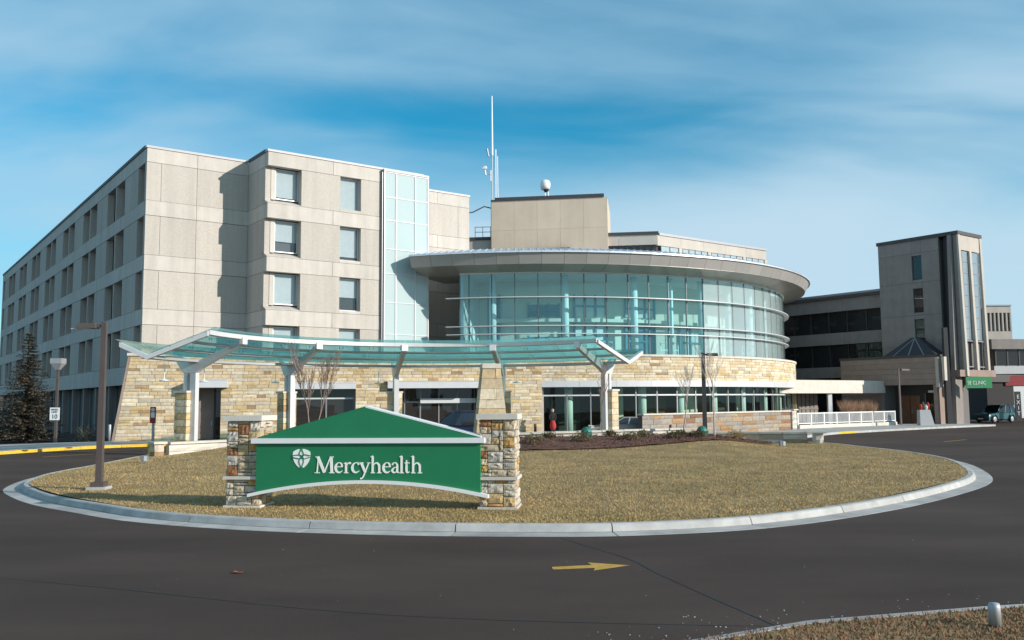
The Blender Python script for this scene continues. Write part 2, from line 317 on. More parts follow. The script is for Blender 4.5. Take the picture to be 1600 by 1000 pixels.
# stone blocks: the front face (-y) of each block is rough
def block_mesh(name, mk, nx=3, nz=2, amp=0.12):
    b = MB(); gv = []
    for j in range(nz+1):
        for i in range(nx+1):
            x = -0.5+i/nx; z = -0.5+j/nz; e = (i in (0, nx)) or (j in (0, nz))
            gv.append((x, -0.5+(0.10+random.uniform(0, .06) if e else random.uniform(-amp, amp)), z))
    o = len(gv); fs = [(j*(nx+1)+i, j*(nx+1)+i+1, (j+1)*(nx+1)+i+1, (j+1)*(nx+1)+i) for j in range(nz) for i in range(nx)]
    back = [(-0.5, 0.5, -0.5), (0.5, 0.5, -0.5), (0.5, 0.5, 0.5), (-0.5, 0.5, 0.5)]
    bl, br = 0, nx; tl = nz*(nx+1); tr_ = tl+nx
    fs += [tuple([o, o+1]+list(range(br, bl-1, -1))), tuple([o+2, o+3]+list(range(tl, tr_+1))),
           tuple([o+3, o]+[j*(nx+1) for j in range(nz+1)]), tuple([o+1, o+2]+[j*(nx+1)+nx for j in range(nz, -1, -1)])]
    b.add(gv+back, fs); return b.mesh(name, mk)
STONE = {k: [block_mesh('stone', 'stone%d' % k) for _ in range(5)] for k in range(6)}
DSTONE = {k: [block_mesh('stone', 'dstone%d' % k) for _ in range(4)] for k in range(6)}
ROCK = {k: [block_mesh('stone', 'rock%d' % k, 5, 4, 0.16) for _ in range(6)] for k in range(6)}
LIME = [block_mesh('stone', 'limestone', 3, 2, 0.04) for _ in range(4)]
def place_block(me, parent, c, ang, L, D, H, name='stone'):
    return link(name, me, parent, M=Matrix.Translation(c) @ Matrix.Rotation(ang, 4, 'Z') @ Matrix.Diagonal((L, D, H, 1)))
def stone_wall(parent, P, zc, holes=(), lens=(0.45, 1.0), cap=300, left=None, prefer=None, depth=0.16, weights=SW, rnd=None, mort='mortar', stones=None):
    """coursed stone along plan path P; zc: course levels; holes: (s0,s1,z0,z1)"""
    rnd = rnd or random; f, Ltot = path_of(P); items = []; bed = MB()
    for j in range(len(zc)-1):
        z0, z1 = zc[j], zc[j+1]; zm = (z0+z1)/2
        segs = [(left(zm) if left else 0.0, Ltot)]
        for h in holes:
            if h[2] < zm < h[3]:
                ns = []
                for a, b in segs:
                    if h[1] <= a or h[0] >= b: ns.append((a, b)); continue
                    if h[0] > a: ns.append((a, h[0]))
                    if h[1] < b: ns.append((h[1], b))
                segs = ns
        for a, b in segs:
            s = a
            while s < b-1e-6:
                L = rnd.uniform(*lens)
                if b-(s+L) < lens[0]*0.7: L = b-s
                L = min(L, b-s); x, y, an = f(s+L/2)
                if s+L/2 < 0: x0, y0, an = f(0.01); x = x0+math.cos(an)*(s+L/2); y = y0+math.sin(an)*(s+L/2)
                k = rnd.choices(range(6), weights)[0]; items.append((x, y, zm, an, L, z1-z0, k)); s += L
            n = max(1, int((b-a)/1.5))
            for i in range(n):
                s0 = a+(b-a)*i/n; s1 = a+(b-a)*(i+1)/n; x, y, an = f(max((s0+s1)/2, 0.01))
                if (s0+s1)/2 < 0: x += math.cos(an)*(s0+s1)/2; y += math.sin(an)*(s0+s1)/2
                bed.box(-(s1-s0)/2-.01, (s1-s0)/2+.01, 0.0, 0.30, z0, z1, 0, Matrix.Translation((x, y, 0)) @ Matrix.Rotation(an, 4, 'Z'))
    bed.build('mortar_bed', mort, parent)
    if prefer: items.sort(key=prefer)
    rest = MB()
    for i, (x, y, z, an, L, H, k) in enumerate(items):
        off = rnd.uniform(-.012, .018); nx, ny = math.sin(an), -math.cos(an); c = (x+nx*off, y+ny*off, z)
        if i < cap: place_block(rnd.choice((stones or STONE)[k]), parent, c, an, L-.018, depth, H-.014)
        else:
            e = depth/2
            rest.box(-L/2+.009, L/2-.009, -e+.01, e, -H/2+.007, H/2-.007, k, Matrix.Translation(c) @ Matrix.Rotation(an, 4, 'Z'))
    if rest.v: tag(rest.build('small_stones', ['stone%d' % k for k in range(6)], parent), kind='stuff')
    return items
def courses(z0, z1, lo, hi, cuts=(), rnd=random):
    out = [z0]
    for c in sorted(list(cuts)+[z1]):
        n = max(1, int(round((c-out[-1])/((lo+hi)/2)))); ws = [rnd.uniform(lo, hi) for _ in range(n)]; k = (c-out[-1])/sum(ws); b = out[-1]
        for w in ws: b += w*k; out.append(b)
        out[-1] = c
    return out

# ================================================================== SETTING: ground
g = MB(); g.add([(-900, -60, 0), (900, -60, 0), (900, 1800, 0), (-900, 1800, 0)], [(0, 1, 2, 3)])
tag(g.build('asphalt_road', 'asphalt'), kind='structure')
def tri_fill(name, outline, z, mk, parent=None):
    bm = bmesh.new(); vs_ = [bm.verts.new((p[0], p[1], z)) for p in outline]; f = bm.faces.new(vs_)
    if f.normal.z < 0: f.normal_flip()
    bmesh.ops.triangulate(bm, faces=bm.faces[:]); me = bpy.data.meshes.new(name); bm.to_mesh(me); bm.free(); me.materials.append(m[mk]); return link(name, me, parent)
# tar seam, a wire's shadow painted as a dark strip, the painted arrow
def strip(name, pts, w, z, mk):
    P = resample(interp(pts, 6), 0.5); b = MB(); n = len(P); Lp = []; Rp = []
    for i in range(n):
        d = P[min(i+1, n-1)]-P[max(i-1, 0)]; d /= np.linalg.norm(d); q = np.array((-d[1], d[0])); ww = w*random.uniform(.6, 1.2)
        Lp.append((*(P[i]+q*ww/2), z)); Rp.append((*(P[i]-q*ww/2), z))
    b.add(Lp+Rp, [(n+i, n+i+1, i+1, i) for i in range(n-1)]); return tag(b.build(name, mk), kind='structure')
strip('road_seam', [(0.85, 16.0), (1.3, 14.9), (1.77, 13.82), (2.0, 12.7), (2.29, 11.58), (2.71, 10.03), (3.0, 9.0)], 0.025, 0.004, 'tar')
strip('road_seam', [(-12, 14.6), (-7.2, 12.74), (-4.72, 11.72), (-2.59, 10.76), (-0.74, 10.2), (1.36, 9.87), (3, 9.7)], 0.02, 0.004, 'tar')  # thin dark strip painting the shadow of an overhead wire
a = MB(); ap = [(0.56, 13.02), (1.17, 13.12), (1.13, 12.92), (1.70, 13.30), (1.10, 13.56), (1.14, 13.35), (0.55, 13.22)]
a.add([(x, y, 0.005) for x, y in ap], [tuple(range(7))])
tag(a.build('road_arrow_marking', 'arrow'), kind='structure')
for x0, y0, x1, y1 in ((30, 52, 34, 55), (37, 57, 44, 62), (24, 50, 26.5, 52.4), (-22, 42, -20.5, 45)):
    d = Vector((x1-x0, y1-y0, 0)); q = Vector((-d.y, d.x, 0)).normalized()*0.06; b = MB()
    b.add([(x0+q.x, y0+q.y, .004), (x0-q.x, y0-q.y, .004), (x1-q.x, y1-q.y, .004), (x1+q.x, y1+q.y, .004)], [(0, 1, 2, 3)])
    tag(b.build('lane_marking', 'arrow'), kind='structure')

# island outline: line of the kerb's road face (counter-clockwise from the back left)
KP = [(-16.7, 41.0), (-16.35, 37.5), (-15.95, 34), (-15.75, 31.4), (-15.35, 29.1), (-14.3, 26.2), (-12.9, 24.1), (-11.3, 22.2), (-9.6, 20.65), (-7.6, 19.0), (-5.1, 17.75), (-2.45, 17.0),
      (0, 16.66), (2.2, 16.68), (4.8, 17.55), (7.9, 19.9), (11.0, 23.1), (13.4, 26.2), (15.1, 29.8), (16.5, 34), (17.05, 38.5), (16.8, 43), (16.3, 47.2), (13.0, 49.8), (9.5, 50.4)]
CC = np.array((-2.76, 37.98)); CR = 13.1
back = [(CC[0]+14.3*math.sin(R(t)), CC[1]+14.3*math.cos(R(t))) for t in range(42, -74, -6)]
ring = np.array([p for p in interp(KP, 8)]+back)
front = resample(interp(KP, 12), 2.9)        # one kerb stone per step
fine = resample(interp(KP, 12), 0.29)
def off(P, i, d):
    t = P[min(i+1, len(P)-1)]-P[max(i-1, 0)]; t = t/np.linalg.norm(t); return P[i]+np.array((t[1], -t[0]))*d   # d > 0: towards the road
island = thing('kerb_ring', 'pale concrete kerb and gutter curving round the grass island', 'kerb', (0, 16.6, 0))
prof_k = [(0.0, 0.0), (0.02, 0.02), (-0.03, 0.135), (-0.06, 0.155), (-0.20, 0.155), (-0.20, 0.0)]
prof_g = [(0.0, 0.012), (0.46, 0.006), (0.46, 0.0), (0.0, 0.0)]
def sweep(b, i0, i1, prof, gap=0.0):
    n = len(prof); o = len(b.v)
    for i in range(i0, i1+1):
        sh = np.zeros(2)
        if i == i0 or i == i1:
            t = fine[min(i+1, len(fine)-1)]-fine[max(i-1, 0)]; t /= np.linalg.norm(t); sh = t*gap*(1 if i == i0 else -1)
        for d, z in prof: p = off(fine, i, d)+sh; b.v.append((p[0], p[1], z))
    for i in range(i1-i0):
        for k in range(n): b.f.append((o+i*n+k, o+i*n+(k+1) % n, o+(i+1)*n+(k+1) % n, o+(i+1)*n+k)); b.mi.append(0)
    b.f.append(tuple(o+k for k in range(n))); b.mi.append(0); b.f.append(tuple(o+(i1-i0)*n+k for k in reversed(range(n)))); b.mi.append(0)
i = 0
while i < len(fine)-1:
    j = min(len(fine)-1, i+10)
    if len(fine)-1-j < 4: j = len(fine)-1
    k = MB(); sweep(k, i, j, prof_k, 0.011); k.build('kerb_stone', 'kerb', island)
    k = MB(); sweep(k, i, j, prof_g, 0.011); k.build('gutter_slab', 'gutter', island); i = j
# lawn mound
def smooth(t): t = min(1, max(0, t)); return t*t*(3-2*t)
def gz(x, y):
    side = smooth((16.2+x)/5.0)*smooth((13.6-x)/5.0); return 0.145+0.46*smooth((y-30.5)/14)*side+0.05*smooth((y-18)/6)*side
inner = np.array([off(np.array(ring), i, -0.19) for i in range(len(ring))])
def inside(poly, X, Y):
    c = np.zeros(X.shape, bool); n = len(poly); j = n-1
    for i in range(n):
        xi, yi = poly[i]; xj, yj = poly[j]
        hit = ((yi > Y) != (yj > Y)) & (X < (xj-xi)*(Y-yi)/(yj-yi+1e-12)+xi); c ^= hit; j = i
    return c
bm = bmesh.new(); vs_ = [bm.verts.new((p[0], p[1], 0)) for p in inner]; bm.faces.new(vs_)
for ax, lo, hi in (((1, 0, 0), -17, 18), ((0, 1, 0), 17, 53)):
    for t in np.arange(lo, hi, 0.7):
        bmesh.ops.bisect_plane(bm, geom=bm.verts[:]+bm.edges[:]+bm.faces[:], plane_co=tuple(np.array(ax)*t), plane_no=ax)
for v in bm.verts: v.co.z = gz(v.co.x, v.co.y)
bmesh.ops.recalc_face_normals(bm, faces=bm.faces[:])
me = bpy.data.meshes.new('lawn'); bm.to_mesh(me); bm.free(); me.materials.append(m['soil'])
if sum(p.normal.z for p in me.polygons) < 0: me.flip_normals()
me.polygons.foreach_set('use_smooth', [True]*len(me.polygons)); tag(link('lawn', me), kind='structure')
# mulch bed, between its front edge and the low wall behind it
LW = [(-15.2, 39.5, .75), (-13.2, 41.6, .76), (-10.5, 43.2, .78), (-6.5, 44.3, .82), (-2.5, 44.2, .87), (0.3, 44.0, .90), (4.6, 44.7, .97), (8.7, 46.4, 1.0)]
lw = interp(LW, 8)
mf = interp([(-3.2, 37.6), (-1.2, 37.0), (0.5, 36.9), (3.9, 37.4), (6.4, 38.9), (8.6, 40.6), (11.0, 42.6), (13.0, 44.6)], 8)
mb_ = interp([(-3.0, 43.9), (-1.5, 43.9), (0.3, 43.75), (4.6, 44.45), (8.7, 46.1), (10.2, 46.7), (11.6, 46.6), (13.0, 45.4)], 8)
def mz(x, y): return gz(x, y)+0.05
b = MB(); nu = len(mf); nv = 14
for i in range(nu):
    for j in range(nv+1):
        p = mf[i]*(1-j/nv)+mb_[i]*(j/nv); b.v.append((p[0], p[1], mz(*p)+random.uniform(-.015, .02)+0.03*math.sin(math.pi*j/nv)))
for i in range(nu-1):
    for j in range(nv): b.f.append((i*(nv+1)+j, (i+1)*(nv+1)+j, (i+1)*(nv+1)+j+1, i*(nv+1)+j+1)); b.mi.append(0)
tag(b.build('mulch_bed', 'mulch'), kind='structure')
mpoly = [tuple(p) for p in mf]+[tuple(p) for p in mb_[::-1]]
b = MB()
for _ in range(7000):
    u = random.random()*(nu-1); v = random.random(); i0 = int(u); p = (mf[i0]*(1-v)+mb_[i0]*v)+np.array((random.uniform(-.15, .15), random.uniform(-.15, .15)))
    z = mz(*p)+0.04+0.03*math.sin(math.pi*v); L = random.uniform(.03, .1); w = random.uniform(.012, .03); t = random.uniform(0, 6.28)
    dx, dy = math.cos(t)*L/2, math.sin(t)*L/2; ex, ey = -math.sin(t)*w, math.cos(t)*w; h = random.uniform(0, .035)
    b.add([(p[0]-dx-ex, p[1]-dy-ey, z), (p[0]+dx-ex, p[1]+dy-ey, z+h), (p[0]+dx+ex, p[1]+dy+ey, z+h+.01), (p[0]-dx+ex, p[1]-dy+ey, z+.012)], [(0, 1, 2, 3)])
tag(b.build('bark_chips', 'chip'), 'red brown bark chips scattered over the mulch bed', 'mulch', kind='stuff')
# grass blades
def blades(name, n, sampler, zf, label, hgt=(.02, .045), mats=('blade_a', 'blade_b')):
    X, Y = sampler(n); n = len(X); Z = np.array([zf(x, y) for x, y in zip(X, Y)]); t = np.random.rand(n)*6.283
    h = np.random.uniform(*hgt, n); w = np.random.uniform(.006, .014, n); ln = np.random.uniform(.01, .05, n); ld = np.random.rand(n)*6.283
    V = np.empty((n, 3, 3)); V[:, 0] = np.c_[X-np.cos(t)*w, Y-np.sin(t)*w, Z-.005]; V[:, 1] = np.c_[X+np.cos(t)*w, Y+np.sin(t)*w, Z-.005]
    V[:, 2] = np.c_[X+np.cos(ld)*ln, Y+np.sin(ld)*ln, Z+h]
    me = bpy.data.meshes.new(name); me.vertices.add(3*n); me.vertices.foreach_set('co', V.ravel()); me.loops.add(3*n); me.loops.foreach_set('vertex_index', np.arange(3*n))
    me.polygons.add(n); me.polygons.foreach_set('loop_start', np.arange(0, 3*n, 3)); 
    for k in mats: me.materials.append(m[k])
    pn = np.sin(X*.55+1.9*np.sin(Y*.31+1)+Y*.4)*.22+np.sin(Y*1.1+1.5*np.sin(X*.37))*.2+np.sin(X*1.9-Y*.8)*.1+np.random.rand(n)*.75+.1
    me.polygons.foreach_set('material_index', (pn > .72).astype(np.int32)); me.update(); me.validate()
    return tag(link(name, me), label, 'grass', kind='stuff')
ipoly = [tuple(p) for p in inner]
def samp(n):
    X = np.random.uniform(-16.5, 17, n*3); Y = 16.8+(np.random.rand(n*3)**1.7)*33
    k = inside(ipoly, X, Y) & ~inside(mpoly, X, Y); X, Y = X[k][:n], Y[k][:n]; return X, Y
blades('lawn_grass', 150000, samp, gz, 'short dormant straw and olive grass covering the island')
# near right verge
VP_ = [(1.2, 8.75), (1.85, 9.2), (3.0, 9.72), (4.2, 10.07), (5.55, 10.40), (7.5, 10.8), (11, 11.4), (16, 12.2)]
vq = interp(VP_, 8)
verge = thing('verge_kerb', 'low dusty kerb edging the brown verge at lower right', 'kerb', (4.2, 10.1, 0))
vr = resample(vq, 2.2)
for i in range(len(vr)-1):
    d = vr[i+1]-vr[i]; L = np.linalg.norm(d); an = math.atan2(d[1], d[0]); c = (vr[i]+vr[i+1])/2
    k = MB(); k.hexa([(-L/2+.008, -.13, 0), (L/2-.008, -.13, 0), (L/2-.008, .02, 0), (-L/2+.008, .02, 0)], [(-L/2+.008, -.13, .06), (L/2-.008, -.13, .06), (L/2-.008, -.02, .055), (-L/2+.008, -.02, .055)])
    link('kerb_stone', k.mesh('kerb_stone', 'gutter'), verge, M=Matrix.Translation((c[0], c[1], 0)) @ Matrix.Rotation(an, 4, 'Z'))
vp = [tuple(p+np.array((.05, -.12))) for p in vq]+[(16, 2), (-1.5, 2)]
tag(tri_fill('verge_ground', vp, 0.05, 'soil'), kind='structure')
def samp2(n):
    X = np.random.uniform(1.2, 10, n*3); Y = np.random.uniform(7.6, 11.6, n*3); k = inside(vp, X, Y); return X[k][:n], Y[k][:n]
blades('verge_grass', 22000, samp2, lambda x, y: .05, 'brown short grass on the verge at lower right', (.02, .05), ('blade_c', 'blade_b'))
b = MB()
for _ in range(110):
    s = random.random()**1.3*len(vq)*.7; p = vq[int(s)]+np.array((random.gauss(0, .4), abs(random.gauss(0.05, .38)))); r = random.uniform(.003, .009)
    b.box(-r, r, -r*.7, r*.7, .001, r*1.1, 0, Matrix.Translation((p[0], p[1], 0)) @ Matrix.Rotation(random.random()*3, 4, 'Z'))
for _ in range(35):
    r = random.uniform(.003, .007); b.box(-r, r, -r*.7, r*.7, .001, r, 0, Matrix.Translation((random.uniform(-7, 8), random.uniform(9, 16), 0)))
tag(b.build('road_grit', 'salt'), 'pale grit scattered on the asphalt near the verge', 'grit', kind='stuff')
b = MB(); b.add([(-.09, 0, .008), (-.02, -.05, .03), (.08, -.03, .012), (.1, .02, .03), (.02, .05, .008), (-.05, .045, .03)], [(0, 1, 5), (1, 4, 5), (1, 2, 4), (2, 3, 4)])
o = link('fallen_leaf', b.mesh('fallen_leaf', 'leaf'), M=Matrix.Translation((-3.95, 12.95, 0))); tag(o, 'orange fallen leaf lying on the dark asphalt', 'leaf')
b = MB(); b.lathe([(.0, .0), (.06, .0), (.06, .20), (.05, .235), (0, .24)], 14); o = link('marker_post', b.mesh('marker_post', 'galv'), M=Matrix.Translation((4.97, 9.45, .05)))  # white post; its dimness in shadow is put into the grey
o.data.polygons.foreach_set('use_smooth', [True]*len(o.data.polygons)); tag(o, 'short grey marker post standing in the verge at lower right', 'post')

# pavements
def pavement(name, label, edge, backp, ymat=None, yr=None, zt=0.15):
    tg = thing(name, label, 'pavement', (edge[0][0], edge[0][1], 0)); E = resample(interp(edge, 10), 2.4); B = resample(interp(backp, 10), n=len(E)-1)
    for i in range(len(E)-1):
        d = (E[i+1]-E[i])/np.linalg.norm(E[i+1]-E[i])*.008; q = np.array((-d[1], d[0]))/.008
        if np.dot(q, B[i]-E[i]) < 0: q = -q
        a0, a1 = E[i]+d, E[i+1]-d; k = MB(); ks = [(*a0,), (*a1,), (*(a1+q*.16),), (*(a0+q*.16),)]
        k.prism(ks if (ks[1][0]-ks[0][0])*(ks[2][1]-ks[1][1])-(ks[1][1]-ks[0][1])*(ks[2][0]-ks[1][0]) > 0 else ks[::-1], 0, zt)
        k.build('kerb_stone', ymat if (ymat and yr[0] <= i/(len(E)-1) <= yr[1]) else 'kerb', tg)
        k = MB(); ks = [tuple(E[i]+q*.166+d), tuple(E[i+1]+q*.166-d), tuple(B[i+1]), tuple(B[i])]
        k.prism(ks if (ks[1][0]-ks[0][0])*(ks[2][1]-ks[1][1])-(ks[1][1]-ks[0][1])*(ks[2][0]-ks[1][0]) > 0 else ks[::-1], 0, zt-.004); k.build('paving_slab', 'walk', tg)
    return tg
pavement('pavement', 'concrete pavement with a bright yellow kerb below the left wing', [(-31, 34), (-28, 39.5), (-25.6, 44), (-24.4, 47.5), (-22.4, 50.8), (-19.4, 52.4), (-15.6, 53.6), (-8, 55.6), (0, 57.4), (5.4, 58.4)],
         [(-38, 40), (-35, 46), (-32, 50), (-29.5, 53), (-26.0, 55.6), (-22.0, 56.4), (-17, 57.6), (-9, 59.4), (0, 61.6), (4.6, 62.4)], 'yellow', (0.0, 0.52))
pavement('pavement', 'concrete pavement in front of the white picket railing', [(18.5, 56.5), (20.2, 59.0), (22.2, 61.8), (24.9, 64.3), (30.5, 69.0), (36.5, 73.6), (41.5, 77.0)],
         [(14.5, 61.0), (18.2, 64.6), (21.5, 68.4), (24.5, 71.6), (30.5, 76.2), (34.5, 80.6), (39.6, 84.6)], 'yellow', (0.17, 0.30))

# ================================================================== BUILDINGS
T2 = np.array((math.sin(R(53.7)), math.cos(R(53.7)))); L2 = np.array((-T2[1], T2[0])); ROT = math.atan2(T2[1], T2[0])
A0 = np.array((-24.02, 57.5))
# ---------------- left hospital wing (local x along the front, y into the building)
tw = thing('hospital_wing', 'five storey precast concrete hospital wing with deep set windows', 'building', (A0[0], A0[1], 0), ROT)
def P(b, name, mk, par=tw): return b.build(name, mk, par, world=False)
ZB = [(18.4, 19.35), (14.83, 15.84), (11.2, 12.21), (7.6, 8.64), (3.75, 5.0)]       # bands
ZW = [(15.84, 18.4), (12.21, 14.83), (8.64, 11.2), (5.0, 7.6)]                        # window zones
P(MB().box(.75, 25.3, .3, 71.8, 0, 19.2), 'core', 'core'); P(MB().box(7.2, 18.6, -2.9, .4, 0, 19.2), 'core', 'core')
gp = .012
def panels(xs, y0, y1, z0, z1, name, mk):
    for a, b in zip(xs[:-1], xs[1:]): P(MB().box(a+gp, b-gp, y0, y1, z0+gp, z1-gp), name, mk)
for z0, z1 in ZB[:4]+[(5.0-1.25, 5.0)]:
    panels([0, 3.3, 6.86], -.02 if z1 < 19 else 0, .3, z0, z1, 'band_panel', 'precast_band'); panels([18.9, 22.4, 25.5], 0, .3, z0, z1, 'band_panel', 'precast_band')
for z0, z1 in ZW:
    panels([0, .95, 3.3, 6.86], .01, .3, z0, z1, 'wall_panel', 'precast'); panels([18.9, 24.4, 25.5], .01, .3, z0, z1, 'wall_panel', 'precast')
panels([0, 3.3, 6.86], .0, .3, 0, 3.75, 'wall_panel', 'precast'); panels([18.9, 25.5], .0, .3, 0, 3.75, 'wall_panel', 'precast')
# projecting block
BY = -3.7
for z0, z1 in ZB:
    panels([6.85, 11.6, 15.4], BY, BY+.5, z0, z1, 'band_panel', 'precast_band'); P(MB().box(6.85, 7.15, BY+.5+gp, -gp, z0+gp, z1-gp), 'band_panel', 'precast_band')
def window(par, name, x0, x1, y, z0, z1, fr='frame_white', gl='win', blind=True, t=.06, dep=.1, drop=None, mull=0):
    f = MB(); f.box(x0, x0+t, y, y+dep, z0, z1).box(x1-t, x1, y, y+dep, z0, z1).box(x0+t, x1-t, y, y+dep, z0, z0+t).box(x0+t, x1-t, y, y+dep, z1-t, z1)
    for k in range(mull): xm = x0+(x1-x0)*(k+1)/(mull+1); f.box(xm-t/2, xm+t/2, y+.002, y+dep, z0+t, z1-t)
    o = f.build(name, fr, par, world=False)
    q = MB(); q.box(x0+t, x1-t, y+.04, y+.052, z0+t, z1-t); q.build('pane', gl, o, world=False)
    if blind:
        zb = z0+t if drop is None else z0+(z1-z0)*drop
        MB().box(x0+t, x1-t, y+.14, y+.15, zb, z1-t).build('blind', 'blind', o, world=False)
    return o
for zi, (z0, z1) in enumerate(ZW):
    # corner notch: wall set back, sloping sill, window
    P(MB().box(6.85+.4, 7.55, BY+.45, BY+.8, z0+.35, z1-gp), 'wall_panel', 'precast_band'); P(MB().box(6.85, 7.22, BY+.45+.01, -gp, z0+gp, z1-gp), 'wall_panel', 'precast')
    s = MB(); s.hexa([(6.85, BY+.02, z0+.01), (9.25, BY+.02, z0+.01), (9.25, BY+.9, z0+.01), (6.85, BY+.9, z0+.01)], [(6.85, BY+.03, z0+.05), (9.25, BY+.03, z0+.05), (9.25, BY+.9, z0+.42), (6.85, BY+.9, z0+.42)]); P(s, 'sill', 'precast_band')
    window(tw, 'window', 7.56, 9.24, BY+.55, z0+.42, z1-.05, drop=[.08, .35, .0, .5][zi])
    P(MB().box(7.2, 9.3, BY+.85, BY+.9, z0, z1), 'room', 'roomdark')
    # flat panels and second window
    P(MB().box(9.25, 12.15-gp, BY+.01, BY+.55, z0+gp, z1-gp), 'wall_panel', 'precast'); P(MB().box(13.75+gp, 15.4-gp, BY+.01, BY+.55, z0+gp, z1-gp), 'wall_panel', 'precast')
    P(MB().box(12.15, 13.75, BY+.012, BY+.55, z0+gp, z0+.22), 'sill', 'precast_band')
    window(tw, 'window', 12.16, 13.74, BY+.36, z0+.23, z1-.03, drop=[.0, .12, .42, .05][zi]); P(MB().box(12.1, 13.8, BY+.56, BY+.6, z0, z1), 'room', 'roomdark')
P(MB().box(6.85, 15.4, BY+.0, BY+.5, 0, 3.74), 'wall_panel', 'precast')
# parapet coping
for x0, x1, y0, y1 in ((-.06, 6.80, -.06, .34), (6.79, 18.9, BY-.06, BY+.4), (18.95, 25.56, -.06, .34)): P(MB().box(x0, x1, y0, y1, 19.35, 19.50), 'coping', 'coping')
P(MB().box(6.79, 7.2, BY+.41, -.06, 19.35, 19.57), 'coping', 'darkcoping'); P(MB().box(-.06, .4, .35, 72, 19.35, 19.57), 'coping', 'darkcoping')
P(MB().box(.3, 25.4, .3, 71.9, 19.21, 19.3), 'roof', 'roof')
# glazed stair tower on the front of the block
st = thing('stair_tower', 'tall pale reflective glass stair tower on the hospital wing', 'stair tower', (*(A0+T2*15.4+L2*(-4.05)), 0), ROT)
def Q(b, name, mk, par=st): return b.build(name, mk, par, world=False)
Q(MB().box(.12, 3.6, .25, 3.9, 0, 19.2), 'shaft', 'core')
xs = [0.08, 1.02, 2.62, 3.72]; zs = [0.3, 3.6, 5.6, 7.3, 9.6, 11.7, 13.5, 15.6, 17.3, 19.15]
for a, b in zip(xs[:-1], xs[1:]):
    for c, d in zip(zs[:-1], zs[1:]): Q(MB().box(a+.02, b-.02, .06, .085, c+.012, d-.012), 'pane', 'stair')
for x in xs: Q(MB().box(x-.022, x+.022, 0, .12, 0, 19.2), 'mullion', 'frame_white')
for z in zs: Q(MB().box(.12, 3.68, .012, .11, z-.011, z+.011), 'transom', 'frame_white')
Q(MB().box(-.06, .04, .125, .34, 0, 19.3), 'side_trim', 'frame_grey'); Q(MB().box(3.76, 3.86, .1, 4.0, 0, 19.3), 'side_wall', 'precast'); Q(MB().box(0, 3.8, -.02, .25, 19.2, 19.36), 'coping', 'coping')
Q(MB().box(.14, 3.6, .2, .245, .1, 19.1), 'back_wall', 'int_teal')
# left flank
n = 9
for z0, z1 in ZB:
    for k in range(8): y0 = 0.31 if k == 0 else k*9.1; P(MB().box(0, .5, y0+gp, min((k+1)*9.1, 72)-gp, z0+gp, z1-gp), 'band_panel', 'precast_band')
wins = [(0.45, 2.1)]+[(5.9+9.1*k, 11.3+9.1*k) for k in range(7)]+[(69.6, 71.2)]
wmesh = None
for zi, (z0, z1) in enumerate(ZW):
    e = 0.31
    for a, b in wins:
        if a-e > .1:
            h = (a-e)/2
            for q0, q1 in (((e, a),) if a-e < 2 else ((e, e+h), (e+h, a))): P(MB().box(.01, .5, q0+gp, q1-gp, z0+gp, z1-gp), 'wall_panel', 'precast')
        e = b
        lst = [(a, b)] if b-a < 3 else [(a, (a+b)/2-.14), ((a+b)/2+.14, b)]
        if b-a > 3: P(MB().box(.02, .7, (a+b)/2-.14, (a+b)/2+.14, z0, z1), 'fin', 'precast')
        for q0, q1 in lst:
            f = MB(); f.box(.55, .63, q0, q0+.07, z0, z1).box(.55, .63, q1-.07, q1, z0, z1).box(.55, .63, q0, q1, z0, z0+.3).box(.55, .63, q0, q1, z1-.07, z1)
            o = P(f, 'window', 'frame_dark'); MB().box(.6, .612, q0+.07, q1-.07, z0+.3, z1-.07).build('pane', 'dwin', o, world=False)
    P(MB().box(.01, .5, 71.2, 72, z0, z1), 'wall_panel', 'precast')
for k in range(16):
    y0 = .4+4.5*k; o = P(MB().box(1.0, 1.06, y0, y0+.12, 0, 3.74), 'mullion', 'frame_dark'); P(MB().box(1.03, 1.045, y0+.13, y0+4.48, .1, 3.7), 'pane', 'dwin')
    P(MB().box(.15, .55, y0-.05, y0+.4, 0, 3.745), 'column', 'brownpan'); P(MB().box(.98, 1.1, y0+.13, y0+4.48, 2.3, 2.45), 'transom', 'frame_dark')
P(MB().box(1.1, 1.2, .3, 72, 0, 3.7), 'room', 'roomdark')

# ---------------- stone podium with the entrances
p0 = np.array((-24.2, 56.4)); p1 = np.array((2.05, 62.95)); pd = (p1-p0)/np.linalg.norm(p1-p0); pa = math.atan2(pd[1], pd[0]); PL = np.linalg.norm(p1-p0)
pod = thing('entrance_podium', 'long buff stone entrance wall with doorways behind the glass canopy', 'entrance wall', (p0[0], p0[1], 0))
rs = random.Random(3)
holes = [(3.75, 5.5, 0, 3.42), (10.1, 14.1, 0, 3.42), (16.2, 22.6, 0, 3.42)]
def camd(it): return (0 if (it[2] < 4.2) else 1, -it[4])
stone_wall(pod, [p0, p1], courses(0, 5.5, .17, .26, [3.42], rs), holes, (.45, 1.05), 300, left=lambda z: -0.85*(1-z/5.5), rnd=rs, prefer=camd)
Mp = Matrix.Translation((p0[0], p0[1], 0)) @ Matrix.Rotation(pa, 4, 'Z')
def PP(b, name, mk, par=pod):
    b.v = [tuple(Mp @ Vector(v)) for v in b.v]; return b.build(name, mk, par)
PP(MB().hexa([(-1.0, -.06, 0), (-.84, -.06, 0), (-.84, .7, 0), (-1.0, .7, 0)], [(-.14, -.06, 5.5), (0.02, -.06, 5.5), (0.02, .7, 5.5), (-.14, .7, 5.5)]), 'end_slab', 'clay')
PP(MB().box(-.2, PL, -.16, .5, 5.5, 5.68), 'coping', 'limestone')
PP(MB().box(0.1, PL-.5, .31, 3.2, 3.5, 5.45), 'roof_slab', 'core')
